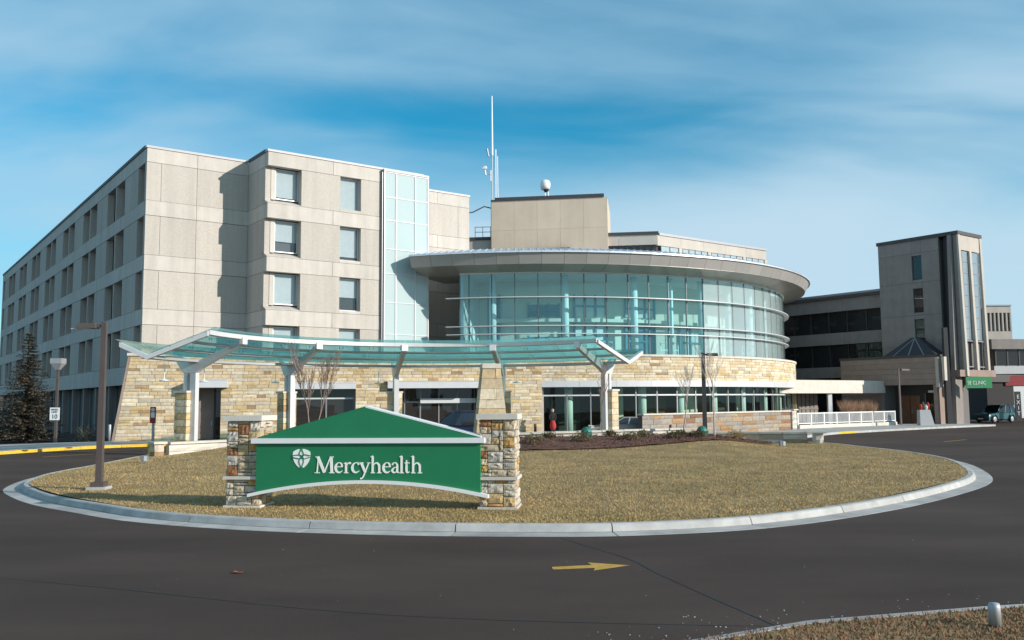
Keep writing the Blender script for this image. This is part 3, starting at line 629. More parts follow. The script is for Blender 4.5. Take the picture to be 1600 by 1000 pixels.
for a, b, z0, z1 in holes:
    PP(MB().box(a-.3, a+.0, -.02+.09, 1.1, 0, z1), 'jamb', 'stone4' if a < 4 else 'stone0'); PP(MB().box(b, b+.25, -.02+.09, 1.1, 0, z1), 'jamb', 'stone4')
PP(MB().box(3.75, 5.95, -1.1, -.085, 3.46, 3.95), 'door_canopy', 'steel'); PP(MB().box(3.7, 5.98, -1.14, -.088, 3.95, 4.0), 'door_canopy_cap', 'frame_white')
PP(MB().box(10.1, 14.1, -.35, -.085, 3.35, 3.75), 'header', 'steel'); PP(MB().box(16.2, 22.6, -.5, -.085, 3.38, 3.82), 'header', 'steel')
PP(MB().box(10.05, 14.15, -.38, -.088, 3.75, 3.79), 'header_cap', 'frame_white'); PP(MB().box(16.15, 22.65, -.53, -.088, 3.82, 3.86), 'header_cap', 'frame_white')
# side door
o = PP(MB().box(4.0, 5.0, 1.0, 1.06, .15, 3.4), 'door', 'brownpan'); PP(MB().box(4.86, 4.92, .94, 1.0, 1.0, 1.3), 'handle', 'galv', o); PP(MB().box(5.02, 5.12, .95, 1.08, .15, 3.4), 'door_frame', 'frame_dark'); PP(MB().box(5.13, 5.5, 1.0, 1.02, .15, 3.4), 'pane', 'dwin')
# wide window
for x in (10.1, 12.15, 14.0): PP(MB().box(x, x+.1, .5, .62, .15, 3.34), 'mullion', 'frame_grey')
for x0, x1 in ((10.2, 12.14), (12.26, 13.99)):
    PP(MB().box(x0, x1, .55, .565, .15, 2.68), 'pane', 'dwin'); PP(MB().box(x0, x1, .55, .565, 2.78, 3.33), 'pane', 'gf')
PP(MB().box(10.2, 13.99, .49, .6, 2.68, 2.78), 'transom', 'frame_white'); PP(MB().box(10.0, 14.2, 3.0, 3.1, .1, 3.4), 'back_wall', 'int_wall'); PP(MB().box(10.0, 14.2, .8, .85, .1, 2.6), 'dark_lobby', 'roomdark')
# main entrance: glazed lobby with sliding doors
for x in (16.3, 17.5, 18.6, 19.9, 21.2, 22.45): PP(MB().box(x, x+.09, 1.3, 1.42, .15, 3.37), 'mullion', 'frame_grey')
xs = [16.3, 17.5, 18.6, 19.9, 21.2, 22.45]
for x0, x1 in zip(xs[:-1], xs[1:]): PP(MB().box(x0+.1, x1-.01, 1.34, 1.36, .15, 2.38), 'pane', 'dwin'); PP(MB().box(x0+.1, x1-.01, 1.34, 1.36, 2.66, 3.36), 'pane', 'dwin')
PP(MB().box(18.6, 22.54, .95, 1.28, 2.36, 2.68), 'door_operator', 'frame_white'); PP(MB().box(16.3, 18.59, 1.29, 1.45, 2.38, 2.5), 'transom', 'frame_grey')
PP(MB().box(16.1, 22.7, 4.4, 4.5, .1, 3.4), 'back_wall', 'int_wood'); PP(MB().box(16.1, 22.7, 1.4, 4.4, 3.39, 3.44), 'ceiling', 'int_white')
for x in (17.9, 20.4): PP(MB().lathe([(.16, .15), (.16, 3.38)], 12, (x, 2.6)), 'interior_column', 'int_wall')
# pendant lamps under the canopy (small white discs on rods)
# ---------------- rotunda
GC = np.array((1.6, 88.4)); GR = 24.4; SR = 25.2
def arc(Rr, a): return np.array((GC[0]+Rr*math.sin(R(a)), GC[1]-Rr*math.cos(R(a))))
ro = thing('glass_rotunda', 'curved two storey teal glass rotunda on a stone base', 'rotunda', (GC[0], GC[1]-GR, 0))
def AB(b, a0, a1, r0, r1, z0, z1, n=None, mi=0):       # curved box
    n = n or max(1, int(abs(a1-a0)/2.0)); o = len(b.v)
    for i in range(n+1):
        a = a0+(a1-a0)*i/n
        for r, z in ((r1, z0), (r0, z0), (r0, z1), (r1, z1)): p = arc(r, a); b.v.append((p[0], p[1], z))
    for i in range(n):
        for k in range(4): b.f.append((o+i*4+k, o+(i+1)*4+k, o+(i+1)*4+(k+1) % 4, o+i*4+(k+1) % 4)); b.mi.append(mi)
    b.f.append((o, o+1, o+2, o+3)); b.f.append((o+n*4+3, o+n*4+2, o+n*4+1, o+n*4)); b.mi += [mi, mi]; return b
# stone band
AE = 92.0
spath = [arc(SR, a) for a in np.arange(1.0, AE, 1.2)]
stone_wall(ro, spath, courses(3.86, 5.60, .17, .26, [], rs), [], (.45, 1.1), 290, rnd=rs, prefer=lambda it: it[1]-it[4]*4, weights=[.26, .50, .07, .07, .02, .08])
for k in range(15): a0 = 1.0+k*6.1; AB(MB(), a0+.02, a0+6.08, SR-.35, SR+.16, 5.60, 5.76).build('coping', 'limestone', ro)
for k in range(15): a0 = 1.0+k*6.1; AB(MB(), a0+.015, a0+6.085, SR-.3, SR+.32, 3.42, 3.86).build('soffit_band', 'steel', ro)
# ground floor glazing
pitch = 3.97
for k in range(21):
    a0 = 1.3+k*pitch; a1 = a0+pitch
    AB(MB(), a0+.13, a1-.13, SR-.45, SR-.43, .25, 2.78, 2).build('pane', 'gf', ro); AB(MB(), a0+.13, a1-.13, SR-.45, SR-.43, 2.88, 3.41, 2).build('pane', 'gf', ro)
    AB(MB(), a0-.1, a0+.1, SR-.52, SR-.36, .1, 3.42, 1).build('mullion', 'frame_grey' if k else 'limestone', ro)
    AB(MB(), a0+.11, a1-.11, SR-.5, SR-.37, 2.78, 2.88, 2).build('transom', 'frame_white', ro); AB(MB(), a0+.11, a1-.11, SR-.5, SR-.37, .05, .25, 2).build('transom', 'frame_grey', ro)
AB(MB(), .5, 1.15, SR-.3, SR+.06, 0, 3.42, 1).build('jamb', 'limestone', ro)
AB(MB(), 70, 74, SR-.3, SR+.05, 0, 3.42, 2).build('stone_pier', 'stone5', ro)
# ground floor interior
fl = tri_fill('floor', [arc(SR-.1, a) for a in range(-4, 94, 4)]+[(20, 90), (-3, 80)], .16, 'floor', ro)
AB(MB(), -4, 92, 17.0, 17.15, .16, 3.9, 24).build('inner_wall', 'int_wood', ro)
for a0, a1, mk in ((3.5, 9.5, 'roomdark'), (14.5, 19, 'int_wall'), (24, 29.5, 'int_wood'), (34, 39, 'int_wall'), (44, 52, 'roomdark'), (57, 63, 'int_wall')): AB(MB(), a0, a1, SR-4.2, SR-4.1, .17, 3.4, 4).build('partition', mk, ro)
AB(MB(), -4, 92, 17, SR-.55, 3.87, 4.0, 24).build('ceiling', 'int_white', ro)
for a in (5.8, 19.2, 27, 35, 43.5, 52.5, 62):
    c = arc(SR-1.1, a); b = MB().lathe([(.3, .16), (.3, 3.86)], 18, c); b.smooth = True; b.build('interior_column', 'int_white', ro)
# upper floors
AB(MB(), -12.5, 92, 13.8, GR-.12, 5.2, 5.72, 26).build('floor_slab', 'floor', ro)
AB(MB(), -12.8, 92, 13.8, GR+.1, 11.705, 11.8, 26).build('ceiling', 'int_white', ro)
AB(MB(), -12.5, 92, 19.4, 19.55, 5.72, 11.70, 26).build('inner_wall', 'int_wall', ro)
AB(MB(), -12.8, -12.3, 16.5, GR-.2, 5.72, 11.70, 1).build('end_partition', 'int_white', ro)
for a0, a1, z0, z1, mk in ((-10, -7.5, 6, 10.6, 'int_teal'), (-1, 6, 5.8, 7.4, 'int_teal'), (-1, 6, 9.0, 9.9, 'int_teal'), (9.5, 17, 5.8, 8.4, 'int_white'), (9.5, 17, 9.0, 10.6, 'int_white'), (22, 30, 5.8, 8.4, 'int_teal'), (22, 30, 9.0, 10.4, 'int_white'), (38, 50, 5.9, 8.4, 'int_white')):
    AB(MB(), a0, a1, 19.58, 19.66, z0, z1, 5).build('inner_window', mk, ro)
    for k in range(4): aa = a0+(a1-a0)*k/3; AB(MB(), aa-.2, aa+.2, 19.68, 19.8, z0-.1, z1+.1, 1).build('window_frame', 'int_teal', ro)
    AB(MB(), a0, a1, 19.69, 19.79, (z0+z1)/2-.06, (z0+z1)/2+.06, 4).build('window_bar', 'int_teal', ro)
AB(MB(), -9, 60, 19.6, 20.6, 8.5, 8.75, 24).build('gallery', 'int_wall', ro)
for a in (-7.5, 5.8, 19.2, 27, 35, 43.5, 52.5, 62):
    c = arc(GR-1.3, a); b = MB().lathe([(.27, 5.72), (.27, 11.70)], 18, c); b.smooth = True; b.build('interior_column', 'int_white', ro)
for a in (10.5, 24.5, 32, 39, 48):                 # guard rails inside the glass
    for z in (6.2, 6.75): AB(MB(), a, a+4, GR-1.2, GR-1.15, z, z+.05, 2).build('guard_rail', 'frame_white', ro)
    for aa in (a, a+2, a+4): AB(MB(), aa-.07, aa+.07, GR-1.2, GR-1.15, 5.72, 6.8, 1).build('guard_post', 'frame_white', ro)
# upper curtain wall
zr = [5.76, 7.28, 7.85, 9.93, 11.70]; ang = [-12.85, -11.2]+[-11.2+pitch*k for k in range(1, 27)]
for a0, a1 in zip(ang[:-1], ang[1:]):
    for z0, z1 in zip(zr[:-1], zr[1:]):
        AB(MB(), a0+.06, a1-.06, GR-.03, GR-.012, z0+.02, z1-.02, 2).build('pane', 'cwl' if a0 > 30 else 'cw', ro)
for a in ang: AB(MB(), a-.065, a+.065, GR-.16, GR-.0, 5.76, 11.70, 1).build('mullion', 'mull', ro)
for z, ex in ((9.93, .45), (7.85, .45), (7.28, .35)):
    for k in range(9): a0 = -15+k*12; AB(MB(), a0, a0+11.98, GR+.02, GR+ex, z-.03, z+.03, 8).build('sunshade', 'steel', ro)
# roof
rim = np.array([arc(26.75, a) for a in np.arange(-19.6, 98, .5)])
rr = resample(rim, 1.62)
def inn(p, d): v = GC-p; return p+v/np.linalg.norm(v)*d
def glz(p): v = p-GC; return GC+v/np.linalg.norm(v)*(GR-.2)
for i in range(len(rr)-1):
    a, b = rr[i], rr[i+1]; e = (b-a)*.006; a, b = a+e, b-e
    a1, b1 = inn(a, .06), inn(b, .06); a2, b2 = inn(a, .42), inn(b, .42)
    MB().add([(*a1, 12.84), (*b1, 12.84), (*b2, 12.12), (*a2, 12.12), (*inn(a1, .1), 12.84), (*inn(b1, .1), 12.84), (*inn(b2, .1), 12.12), (*inn(a2, .1), 12.12)],
             [(3, 2, 1, 0), (4, 5, 6, 7), (0, 1, 5, 4), (2, 3, 7, 6), (1, 2, 6, 5), (3, 0, 4, 7)]).build('fascia_panel', 'fascia', ro)
    ga, gb = glz(a), glz(b)
    MB().add([(*a2, 12.10), (*b2, 12.10), (*gb, 11.72), (*ga, 11.72), (*a2, 12.2), (*b2, 12.2), (*gb, 11.82), (*ga, 11.82)],
             [(3, 2, 1, 0), (4, 5, 6, 7), (0, 1, 5, 4), (2, 3, 7, 6), (1, 2, 6, 5), (3, 0, 4, 7)]).build('soffit_panel', 'soffit', ro)
    a0_, b0_ = inn(a, -.06), inn(b, -.06)
    MB().hexa([(*a0_, 12.85), (*b0_, 12.85), (*inn(b, .3), 12.85), (*inn(a, .3), 12.85)], [(*a0_, 12.95), (*b0_, 12.95), (*inn(b, .3), 13.0), (*inn(a, .3), 13.0)]).build('drip_edge', 'drip', ro)
    MB().hexa([(*a, 12.9), (*b, 12.9), (*inn(b, 1.3), 13.2), (*inn(a, 1.3), 13.2)], [(*a, 12.98), (*b, 12.98), (*inn(b, 1.3), 13.34), (*inn(a, 1.3), 13.34)]).build('roof_panel', 'roofpan', ro)
    d = (b-a)/np.linalg.norm(b-a)*.03
    for k in range(3):
        q = a+(b-a)*(k+.5)/3; q0 = q-d; q1 = q+d; MB().hexa([(*q0, 12.97), (*q1, 12.97), (*inn(q1, 1.3), 13.33), (*inn(q0, 1.3), 13.33)], [(*q0, 13.02), (*q1, 13.02), (*inn(q1, 1.3), 13.38), (*inn(q0, 1.3), 13.38)]).build('roof_seam', 'drip', ro)
MB().add([(*inn(p, 1.25), 13.3) for p in rr]+[(GC[0]+2, GC[1], 14.0)], [(i, i+1, len(rr)) for i in range(len(rr)-1)]).build('roof', 'drip', ro)
MB().hexa([(*arc(GR-.3, -20.2), 11.72), (*arc(GR-.3, -12.9), 11.72), (*arc(GR-4.5, -12.9), 11.72), (*arc(GR-4.5, -20.2), 11.72)], [(*arc(GR-.3, -20.2), 12.8), (*arc(GR-.3, -12.9), 12.8), (*arc(GR-4.5, -12.9), 12.8), (*arc(GR-4.5, -20.2), 12.8)]).build('soffit_end', 'soffit', ro)

# ---------------- buildings behind the rotunda
bb = thing('rear_wing', 'long low beige wing with a strip of windows behind the rotunda roof', 'building', (13.88, 83.5, 0))
fd = np.array((13.88+4.3, 83.5-86.0)); fl_ = np.linalg.norm(fd); fd /= fl_; K0 = np.array((-4.3, 86.0)); fa = math.atan2(fd[1], fd[0])
Mf = Matrix.Translation((K0[0], K0[1], 0)) @ Matrix.Rotation(fa, 4, 'Z'); Mr = Matrix.Translation((13.88, 83.5, 0)) @ Matrix.Rotation(ROT, 4, 'Z')
def WB(b, Mx, name, mk, par): b.v = [tuple(Mx @ Vector(v)) for v in b.v]; return b.build(name, mk, par)
WB(MB().box(.1, fl_-.1, .3, 10, 0, 17.9), Mf, 'core', 'roomdark', bb); WB(MB().box(.1, 16.1, .3, 9, 0, 17.9), Mr, 'core', 'roomdark', bb)
for k in range(5): WB(MB().box(fl_*k/5+.01, fl_*(k+1)/5-.01, 0, .29, 17.2, 18.15), Mf, 'band_panel', 'beigepan', bb); WB(MB().box(fl_*k/5+.01, fl_*(k+1)/5-.01, .0, .29, 12.5, 15.9), Mf, 'band_panel', 'beigepan', bb)
WB(MB().box(-.1, fl_+.1, -.1, .3, 18.15, 18.45), Mf, 'coping', 'darkcoping', bb)
for k in range(9): x = fl_-.4-k*.62; WB(MB().box(x-.05, x+.05, .1, .25, 15.91, 17.19), Mf, 'mullion', 'frame_dark', bb)
WB(MB().box(0, fl_-.3, .18, .2, 15.92, 17.18), Mf, 'pane', 'dwin', bb)
for k in range(5): WB(MB().box(16.2*k/5+.01, 16.2*(k+1)/5-.01, 0, .29, 17.12, 18.1), Mr, 'band_panel', 'beigepan', bb); WB(MB().box(16.2*k/5+.01, 16.2*(k+1)/5-.01, 0, .29, 12.5, 15.6), Mr, 'band_panel', 'beigepan', bb)
WB(MB().box(.2, 16.3, -.1, .3, 18.1, 18.32), Mr, 'coping', 'coping', bb)
x = .5
for w in (2.4, 3.6, 4.8, 2.9):
    f = MB(); n_ = int(w/.9)
    for k in range(n_+1): xx = x+w*k/n_; f.box(xx-.04, xx+.04, .015, .12, 15.65, 17.1)
    o = WB(f, Mr, 'window', 'frame_dark', bb)
    for k in range(n_): WB(MB().box(x+w*k/n_+.05, x+w*(k+1)/n_-.05, .03, .04, 15.66, 17.08), Mr, 'pane', 'win', o); WB(MB().box(x+w*k/n_+.05, x+w*(k+1)/n_-.05, .05, .06, 15.66, 17.08), Mr, 'blind', 'blind', o)  # pale sheets behind the panes stand in for reflected sky
    WB(MB().box(x+w+.06, x+w+.5, .01, .28, 15.61, 17.11), Mr, 'pier', 'beigepan', bb); x += w+.56
ph = thing('roof_penthouse', 'plain tan mechanical penthouse with a dark roof edge above the rotunda', 'penthouse', (-1.92, 86, 0))
pv = np.array((9.11+1.92, 84.4-86)); pl = np.linalg.norm(pv); Mh = Matrix.Translation((-1.92, 85.05, 0)) @ Matrix.Rotation(math.atan2(pv[1], pv[0]), 4, 'Z')
WB(MB().box(.1, pl-.1, .26, 8, 12, 21.7), Mh, 'core', 'core', ph)
for k in range(5):
    a_, b_ = pl*k/5, pl*(k+1)/5; WB(MB().box(a_+.006, b_-.006, 0, .25, 13, 18.9), Mh, 'wall_panel', 'tan', ph); WB(MB().box(a_+.006, b_-.006, 0, .25, 18.912, 21.8), Mh, 'wall_panel', 'tan', ph)
WB(MB().box(-.06, -.0, .02, 8, 13, 21.8), Mh, 'side_wall', 'tan', ph); WB(MB().box(pl, pl+.06, .02, 8, 13, 21.8), Mh, 'side_wall', 'tan', ph)
WB(MB().box(.35, pl-.25, -.08, .28, 21.8, 22.15), Mh, 'roof_edge', 'darkcoping', ph); WB(MB().box(3.3, 7.6, -.3, -.0, 16.75, 17.0), Mh, 'ledge', 'darkcoping', ph)
WB(MB().box(-.05, .34, -.06, .2, 21.8, 21.95), Mh, 'roof_edge', 'darkcoping', ph)
for x in (3.2, 8.0):
    b = MB().lathe([(.5, 22.1), (.5, 22.25), (.4, 22.42), (.2, 22.5), (0, 22.52)], 14, (x-1.92, 87.5)); b.smooth = True
    tag(b.build('roof_vent', 'galv'), ('%s low domed vent on the tan penthouse roof' % ('left' if x < 5 else 'right')), 'vent', 'roof vents')
# mast, cameras and dish
ms = thing('radio_mast', 'tall thin white radio mast beside the tan penthouse', 'mast', (-1.85, 86.9, 19))
MB().tube([(-1.85, 86.9, 18), (-1.85, 86.9, 26.9)], .05, 8).build('pole', 'galv', ms); MB().tube([(-1.85, 86.9, 26.9), (-1.85, 86.9, 33)], [.11, .06], 8).build('antenna', 'white', ms)
MB().tube([(-1.55, 86.9, 18), (-1.50, 86.9, 27.5)], .06, 8).build('second_pole', 'white', ms); MB().tube([(-1.3, 86.9, 22), (-1.32, 86.9, 26.8)], .035, 6).build('third_pole', 'galv', ms)
MB().tube([(-1.85, 86.9, 24.9), (-2.3, 86.9, 25.0)], .04, 6).build('bracket', 'galv', ms); MB().tube([(-2.0, 86.9, 24.3), (-2.0, 86.9, 25.4)], .05, 6).build('bracket', 'galv', ms)
b = MB().lathe([(0, -.22), (.16, -.2), (.2, 0), (.2, .22), (0, .3)], 12); o = link('camera_housing', b.mesh('camera_housing', 'white'), ms, M=Matrix.Translation((-2.65, 86.8, 25.6)) @ Matrix.Rotation(R(70), 4, 'Y'))
MB().tube([(-2.6, 86.9, 25.5), (-2.5, 86.9, 24.9)], .08, 8).build('camera_arm', 'white', ms)
MB().tube([(-1.9, 86.9, 27.0), (-2.3, 86.9, 27.2), (-2.45, 86.9, 27.5)], .03, 6).build('antenna_arm', 'galv', ms); MB().tube([(-2.2, 86.9, 26.8), (-2.35, 86.9, 27.6)], .09, 8).build('small_aerial', 'galv', ms)
ds = thing('weather_radome', 'white domed radome on a short lattice stand on the penthouse roof', 'radome', (3.42, 87, 22.1))
b = MB().lathe([(.0, 23.4), (.42, 23.42), (.5, 23.7), (.52, 24.05), (.42, 24.28), (.25, 24.38), (0, 24.42)], 18, (3.42, 87)); b.smooth = True; b.build('dome', 'white', ds)
b = MB().lathe([(.2, 23.2), (.3, 23.4)], 12, (3.5, 87)); b.build('neck', 'frame_dark', ds)
for dx in (-.14, .22): MB().tube([(3.5+dx, 87, 22.1), (3.5+dx*.8, 87, 23.3)], .05, 6).build('leg', 'galv', ds)
MB().tube([(3.3, 87, 22.4), (3.75, 87, 22.9), (3.38, 87, 23.2)], .03, 5).build('brace', 'galv', ds)
gr = thing('roof_guardrail', 'thin dark guard rail on the flat roof left of the penthouse', 'guard rail', (-3.0, 86.2, 18.3))
for z in (19.0, 19.5): MB().tube([(-3.55, 86.1, z), (-1.95, 86.0, z)], .03, 6).build('rail', 'frame_dark', gr)
for x in (-3.55, -2.8, -2.05): MB().tube([(x, 86.1, 18.3), (x, 86.1, 19.52)], .03, 6).build('post', 'frame_dark', gr)
tag(MB().tube([(-4.6, 80, 19.6), (-3.6, 82, 20.1), (-2.6, 84.5, 21.2), (-1.95, 86.2, 21.4)], .06, 6).build('roof_cable', 'black'), 'sagging black cable from the hospital wing to the penthouse', 'cable')

# ---------------- right: shaded tower, wing and clinic entrance
TT = np.array((40.5, 80.0)); RL = math.atan2(L2[1], L2[0])
# local frame of the flank: x runs from the corner backwards to the left (along L2), y into the building (along T2)
def flank(label_thing, o): return Matrix(((L2[0], T2[0], 0, o[0]), (L2[1], T2[1], 0, o[1]), (0, 0, 1, 0), (0, 0, 0, 1)))
Mt = flank(None, TT)
class FB(MB):
    def mesh(s, name, mats): s.f = [tuple(reversed(f)) for f in s.f]; return MB.mesh(s, name, mats)
tt = thing('stair_block', 'tall brown grey tower with narrow windows and slanting fins', 'tower', (TT[0], TT[1], 0))
def TB(x0, x1, y0, y1, z0, z1, name, mk, par=tt, Mx=Mt): b = FB(); b.box(x0, x1, y0, y1, z0, z1, 0, Mx); return b.build(name, mk, par)
TB(1.8, 7.6, .3, 4.25, 0, 17.2, 'core', 'core'); TB(.25, 1.9, 1.0, 4.25, 4, 17.2, 'core', 'core')
zj = [0, 4.2, 7.3, 10.2, 13.3, 16.1, 17.3]; xw = [1.7, 3.4, 4.35, 7.75]
for z0, z1 in zip(zj[:-1], zj[1:]):
    for a, b in zip(xw[:-1], xw[1:]):
        if a == 3.4 and z0 in (7.3, 10.2, 13.3):
            zt = z0+.25; zb = z0+2.55
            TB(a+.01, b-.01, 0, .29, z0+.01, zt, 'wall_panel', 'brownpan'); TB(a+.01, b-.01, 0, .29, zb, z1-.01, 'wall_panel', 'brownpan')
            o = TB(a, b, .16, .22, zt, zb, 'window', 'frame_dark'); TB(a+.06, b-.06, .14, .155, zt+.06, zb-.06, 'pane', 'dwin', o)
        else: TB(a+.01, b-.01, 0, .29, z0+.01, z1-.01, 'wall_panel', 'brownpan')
TB(7.45, 7.75, .3, 4.3, 0, 17.3, 'side_wall', 'brownpan')
TB(-.2, 7.85, -.1, 4.32, 17.3, 17.62, 'roof_edge', 'darkcoping')
# recess between flank and fin, slanting fins (wider at the foot)
def fin(x0b, x1b, x0t, x1t, y0, y1, z0, z1, name, mk, yb=0.0):
    b = FB(); q = [(x0b, y0-yb, z0), (x1b, y0-yb, z0), (x1b, y1, z0), (x0b, y1, z0)]; t_ = [(x0t, y0, z1), (x1t, y0, z1), (x1t, y1, z1), (x0t, y1, z1)]
    b.hexa([Mt @ Vector(v) for v in q], [Mt @ Vector(v) for v in t_]); return b.build(name, mk, tt)
fin(.75, 1.55, .75, 1.55, .6, .9, 0, 17.28, 'recess_wall', 'frame_dark'); fin(.42, .82, .40, .74, -.25, .5, 0, 17.28, 'fin', 'brownpan', .55)
fin(-.05, .34, .0, .34, -.0, .9, 4.6, 17.28, 'fin', 'brownpan')
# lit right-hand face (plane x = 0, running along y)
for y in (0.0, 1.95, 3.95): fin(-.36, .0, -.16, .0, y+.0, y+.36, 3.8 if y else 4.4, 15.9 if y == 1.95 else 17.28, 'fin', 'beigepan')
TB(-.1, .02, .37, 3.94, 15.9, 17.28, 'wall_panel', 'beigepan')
for y0, y1 in ((.37, 1.94), (2.32, 3.94)):
    for k in range(8): z0 = 7.7+k*1.02; o = TB(.02, .10, y0, y1, z0+.02, z0+1.0, 'window', 'purlin'); TB(-.01, .015, y0+.04, y1-.04, z0+.05, z0+.97, 'pane', 'win', o)  # pale solid backing puts reflected sky into the panes' colour
for z in (5.2, 7.55): TB(-.08, .1, .37, 3.94, z, z+.1, 'tie_beam', 'frame_grey')
# shaded three storey wing left of the tower
wg = thing('shaded_wing', 'dark shaded three storey wing with ribbon windows left of the tower', 'building', (35.9, 86.2, 0))
Mw = flank(None, TT+T2*0.9)
def GB(x0, x1, y0, y1, z0, z1, name, mk, par=wg): b = FB(); b.box(x0, x1, y0, y1, z0, z1, 0, Mw); return b.build(name, mk, par)
GB(7.8, 36, .6, 12, 0, 12.6, 'core', 'roomdark')
for z0, z1 in ((11.4, 12.7), (8.0, 9.2), (4.6, 5.7)):
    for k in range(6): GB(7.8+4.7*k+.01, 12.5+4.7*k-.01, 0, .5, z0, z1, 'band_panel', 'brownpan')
GB(7.8, 36, -.3, 2.2, 12.7, 13.0, 'roof_edge', 'darkcoping'); GB(7.8, 36, .3, 11.5, 13.0, 13.3, 'roof', 'frame_grey')
for z0, z1 in ((9.2, 11.4), (5.7, 8.0), (0.2, 4.6)):
    for k in range(13):
        x = 7.85+2.15*k; o = GB(x, x+.12, .3, .5, z0, z1, 'mullion', 'frame_dark'); GB(x+.13, x+2.14, .4, .42, z0, z1, 'pane', 'dwin')
for x, z in ((8.6, 10.3), (11.5, 9.9), (13.6, 10.0), (15.9, 9.8), (18.2, 9.9), (18.4, 7.0), (18.6, 5.75)): GB(x, x+1.0, .5, .55, z, z+.32, 'window_blind', 'blind')
# clinic low block with pyramid skylight
cl = thing('clinic_entrance', 'low brown sided clinic entrance block with a dark recessed doorway', 'building', (36, 78, 0))
Mc = flank(None, TT+T2*(-2.4)-L2*0.2)
def CB(x0, x1, y0, y1, z0, z1, name, mk, par=cl): b = FB(); b.box(x0, x1, y0, y1, z0, z1, 0, Mc); return b.build(name, mk, par)
CB(6.7, 11.0, .3, 4, .0, 5.9, 'core', 'core'); CB(1.4, 6.7, 2.2, 4, .0, 5.9, 'core', 'roomdark')
for k in range(12): z0 = .15+k*.5; CB(6.7, 11.0, 0, .29, z0+.008, z0+.492, 'siding_board', 'clay')
for k in range(5): z0 = 3.65+k*.5; CB(1.4, 6.69, 0, .29, z0+.008, z0+.492, 'siding_board', 'clay')
CB(1.2, 11.1, -.08, 4.2, 6.15, 6.35, 'roof_edge', 'darkcoping'); CB(1.4, 1.75, .0, 2.3, 0, 3.64, 'pier', 'clay')
b = FB(); b.hexa([Mc @ Vector(v) for v in ((1.7, .6, 6.35), (6.9, .6, 6.35), (6.9, 3.6, 6.35), (1.7, 3.6, 6.35))], [Mc @ Vector(v) for v in ((3.9, 1.9, 8.1), (4.7, 1.9, 8.1), (4.7, 2.3, 8.1), (3.9, 2.3, 8.1))]); b.build('skylight', 'frame_dark', cl)
for xx in (2.8, 4.3, 5.8): b = FB(); b.hexa([Mc @ Vector(v) for v in ((xx-.05, .55, 6.36), (xx+.05, .55, 6.36), (xx+.05, .66, 6.36), (xx-.05, .66, 6.36))], [Mc @ Vector(v) for v in ((4.25, 1.82, 8.05), (4.35, 1.82, 8.05), (4.35, 1.93, 8.05), (4.25, 1.93, 8.05))]); b.build('skylight_bar', 'frame_grey', cl)
for x0, x1 in ((4.2, 5.15), (5.2, 6.2)): o = CB(x0, x1, 2.05, 2.15, .15, 2.7, 'door', 'door'); CB(x0+.75, x0+.8, 1.98, 2.04, 1.0, 1.5, 'handle', 'galv', o)
CB(1.9, 3.6, 2.0, 2.1, .15, 2.9, 'lobby_glass', 'dwin'); CB(1.85, 1.9, 1.95, 2.1, .15, 2.9, 'mullion', 'frame_grey'); CB(3.6, 3.66, 1.95, 2.1, .15, 2.9, 'mullion', 'frame_grey')
CB(2.2, 3.3, 1.9, 1.98, 2.95, 3.15, 'white_nameplate', 'white')
CB(1.1, 1.38, -.2, .5, 3.4, 6.1, 'lit_panel', 'beigepan'); CB(.55, .7, -.2, .5, 4.0, 6.1, 'lit_panel', 'beigepan')
# planter/parking box
pt = thing('ticket_box', 'grey slanted pedestal box before the clinic doorway', 'box', (35.2, 76.4, .14))
b = MB(); b.hexa([(34.6, 76.0, .14), (35.8, 76.0, .14), (35.8, 76.7, .14), (34.6, 76.7, .14)], [(34.62, 76.05, 1.45), (35.5, 76.05, 1.45), (35.5, 76.6, 1.45), (34.62, 76.6, 1.45)]); b.build('box', 'purlin', pt)
for dx, h, mk in ((.15, .5, 'redcoat'), (.35, .7, 'shrub2'), (.6, .45, 'white'), (.75, .65, 'redcoat')): MB().lathe([(.08, 1.45), (.14, 1.45+h*.6), (.05, 1.45+h)], 8, (34.68+dx, 76.3)).build('flower', mk, pt)
# covered walkway / entrance with green sign
cv = thing('clinic_canopy', 'flat brown canopy over the drive beside the tower', 'canopy', (43, 80, 0))
MB().prism([(39.9, 79.4), (44.6, 82.2), (43.4, 84.6), (39.0, 82.0)], 4.35, 4.95).build('slab', 'clay', cv)
MB().prism([(44.5, 83), (58, 90), (57, 96), (43.5, 89)], 3.9, 4.6).build('rear_slab', 'frame_dark', cv)
for x, y in ((50, 86.5), (56.5, 90)): MB().box(x-.2, x+.2, y-.2, y+.2, 0, 3.9).build('column', 'beigepan', cv)
sg = thing('clinic_sign', 'green clinic sign with white letters below the flat canopy', 'sign', (41.4, 79.6, 3.4))
MB().box(40.25, 42.55, 79.15, 79.25, 3.3, 4.3).build('panel', 'clinicgreen', sg)
def text(body, size, M, mk, name, par, ext=.01, align='LEFT'):
    cu = bpy.data.curves.new(name, 'FONT'); cu.body = body; cu.size = size; cu.extrude = ext; cu.align_x = align
    ob = bpy.data.objects.new('tmp_text', cu); col.objects.link(ob); dg = bpy.context.evaluated_depsgraph_get(); me = bpy.data.meshes.new_from_object(ob.evaluated_get(dg))
    bpy.data.objects.remove(ob); me.name = name; me.materials.clear(); me.materials.append(m[mk]); return link(name, me, par, M=M)
FRONT = Matrix.Rotation(math.pi/2, 4, 'X')
text('SE CLINIC', .46, Matrix.Translation((40.35, 79.13, 3.62)) @ FRONT @ Matrix.Diagonal((.82, 1, 1, 1)), 'white', 'lettering', sg)
rsn = thing('red_sign', 'long dark red sign over the drive at the far right edge', 'sign', (48.5, 84.5, 3.4)); MB().box(46.6, 51.5, 84.3, 84.45, 3.55, 4.45).build('panel', 'red', rsn); MB().box(46.5, 51.6, 84.46, 84.6, 3.5, 4.5).build('frame', 'frame_dark', rsn)
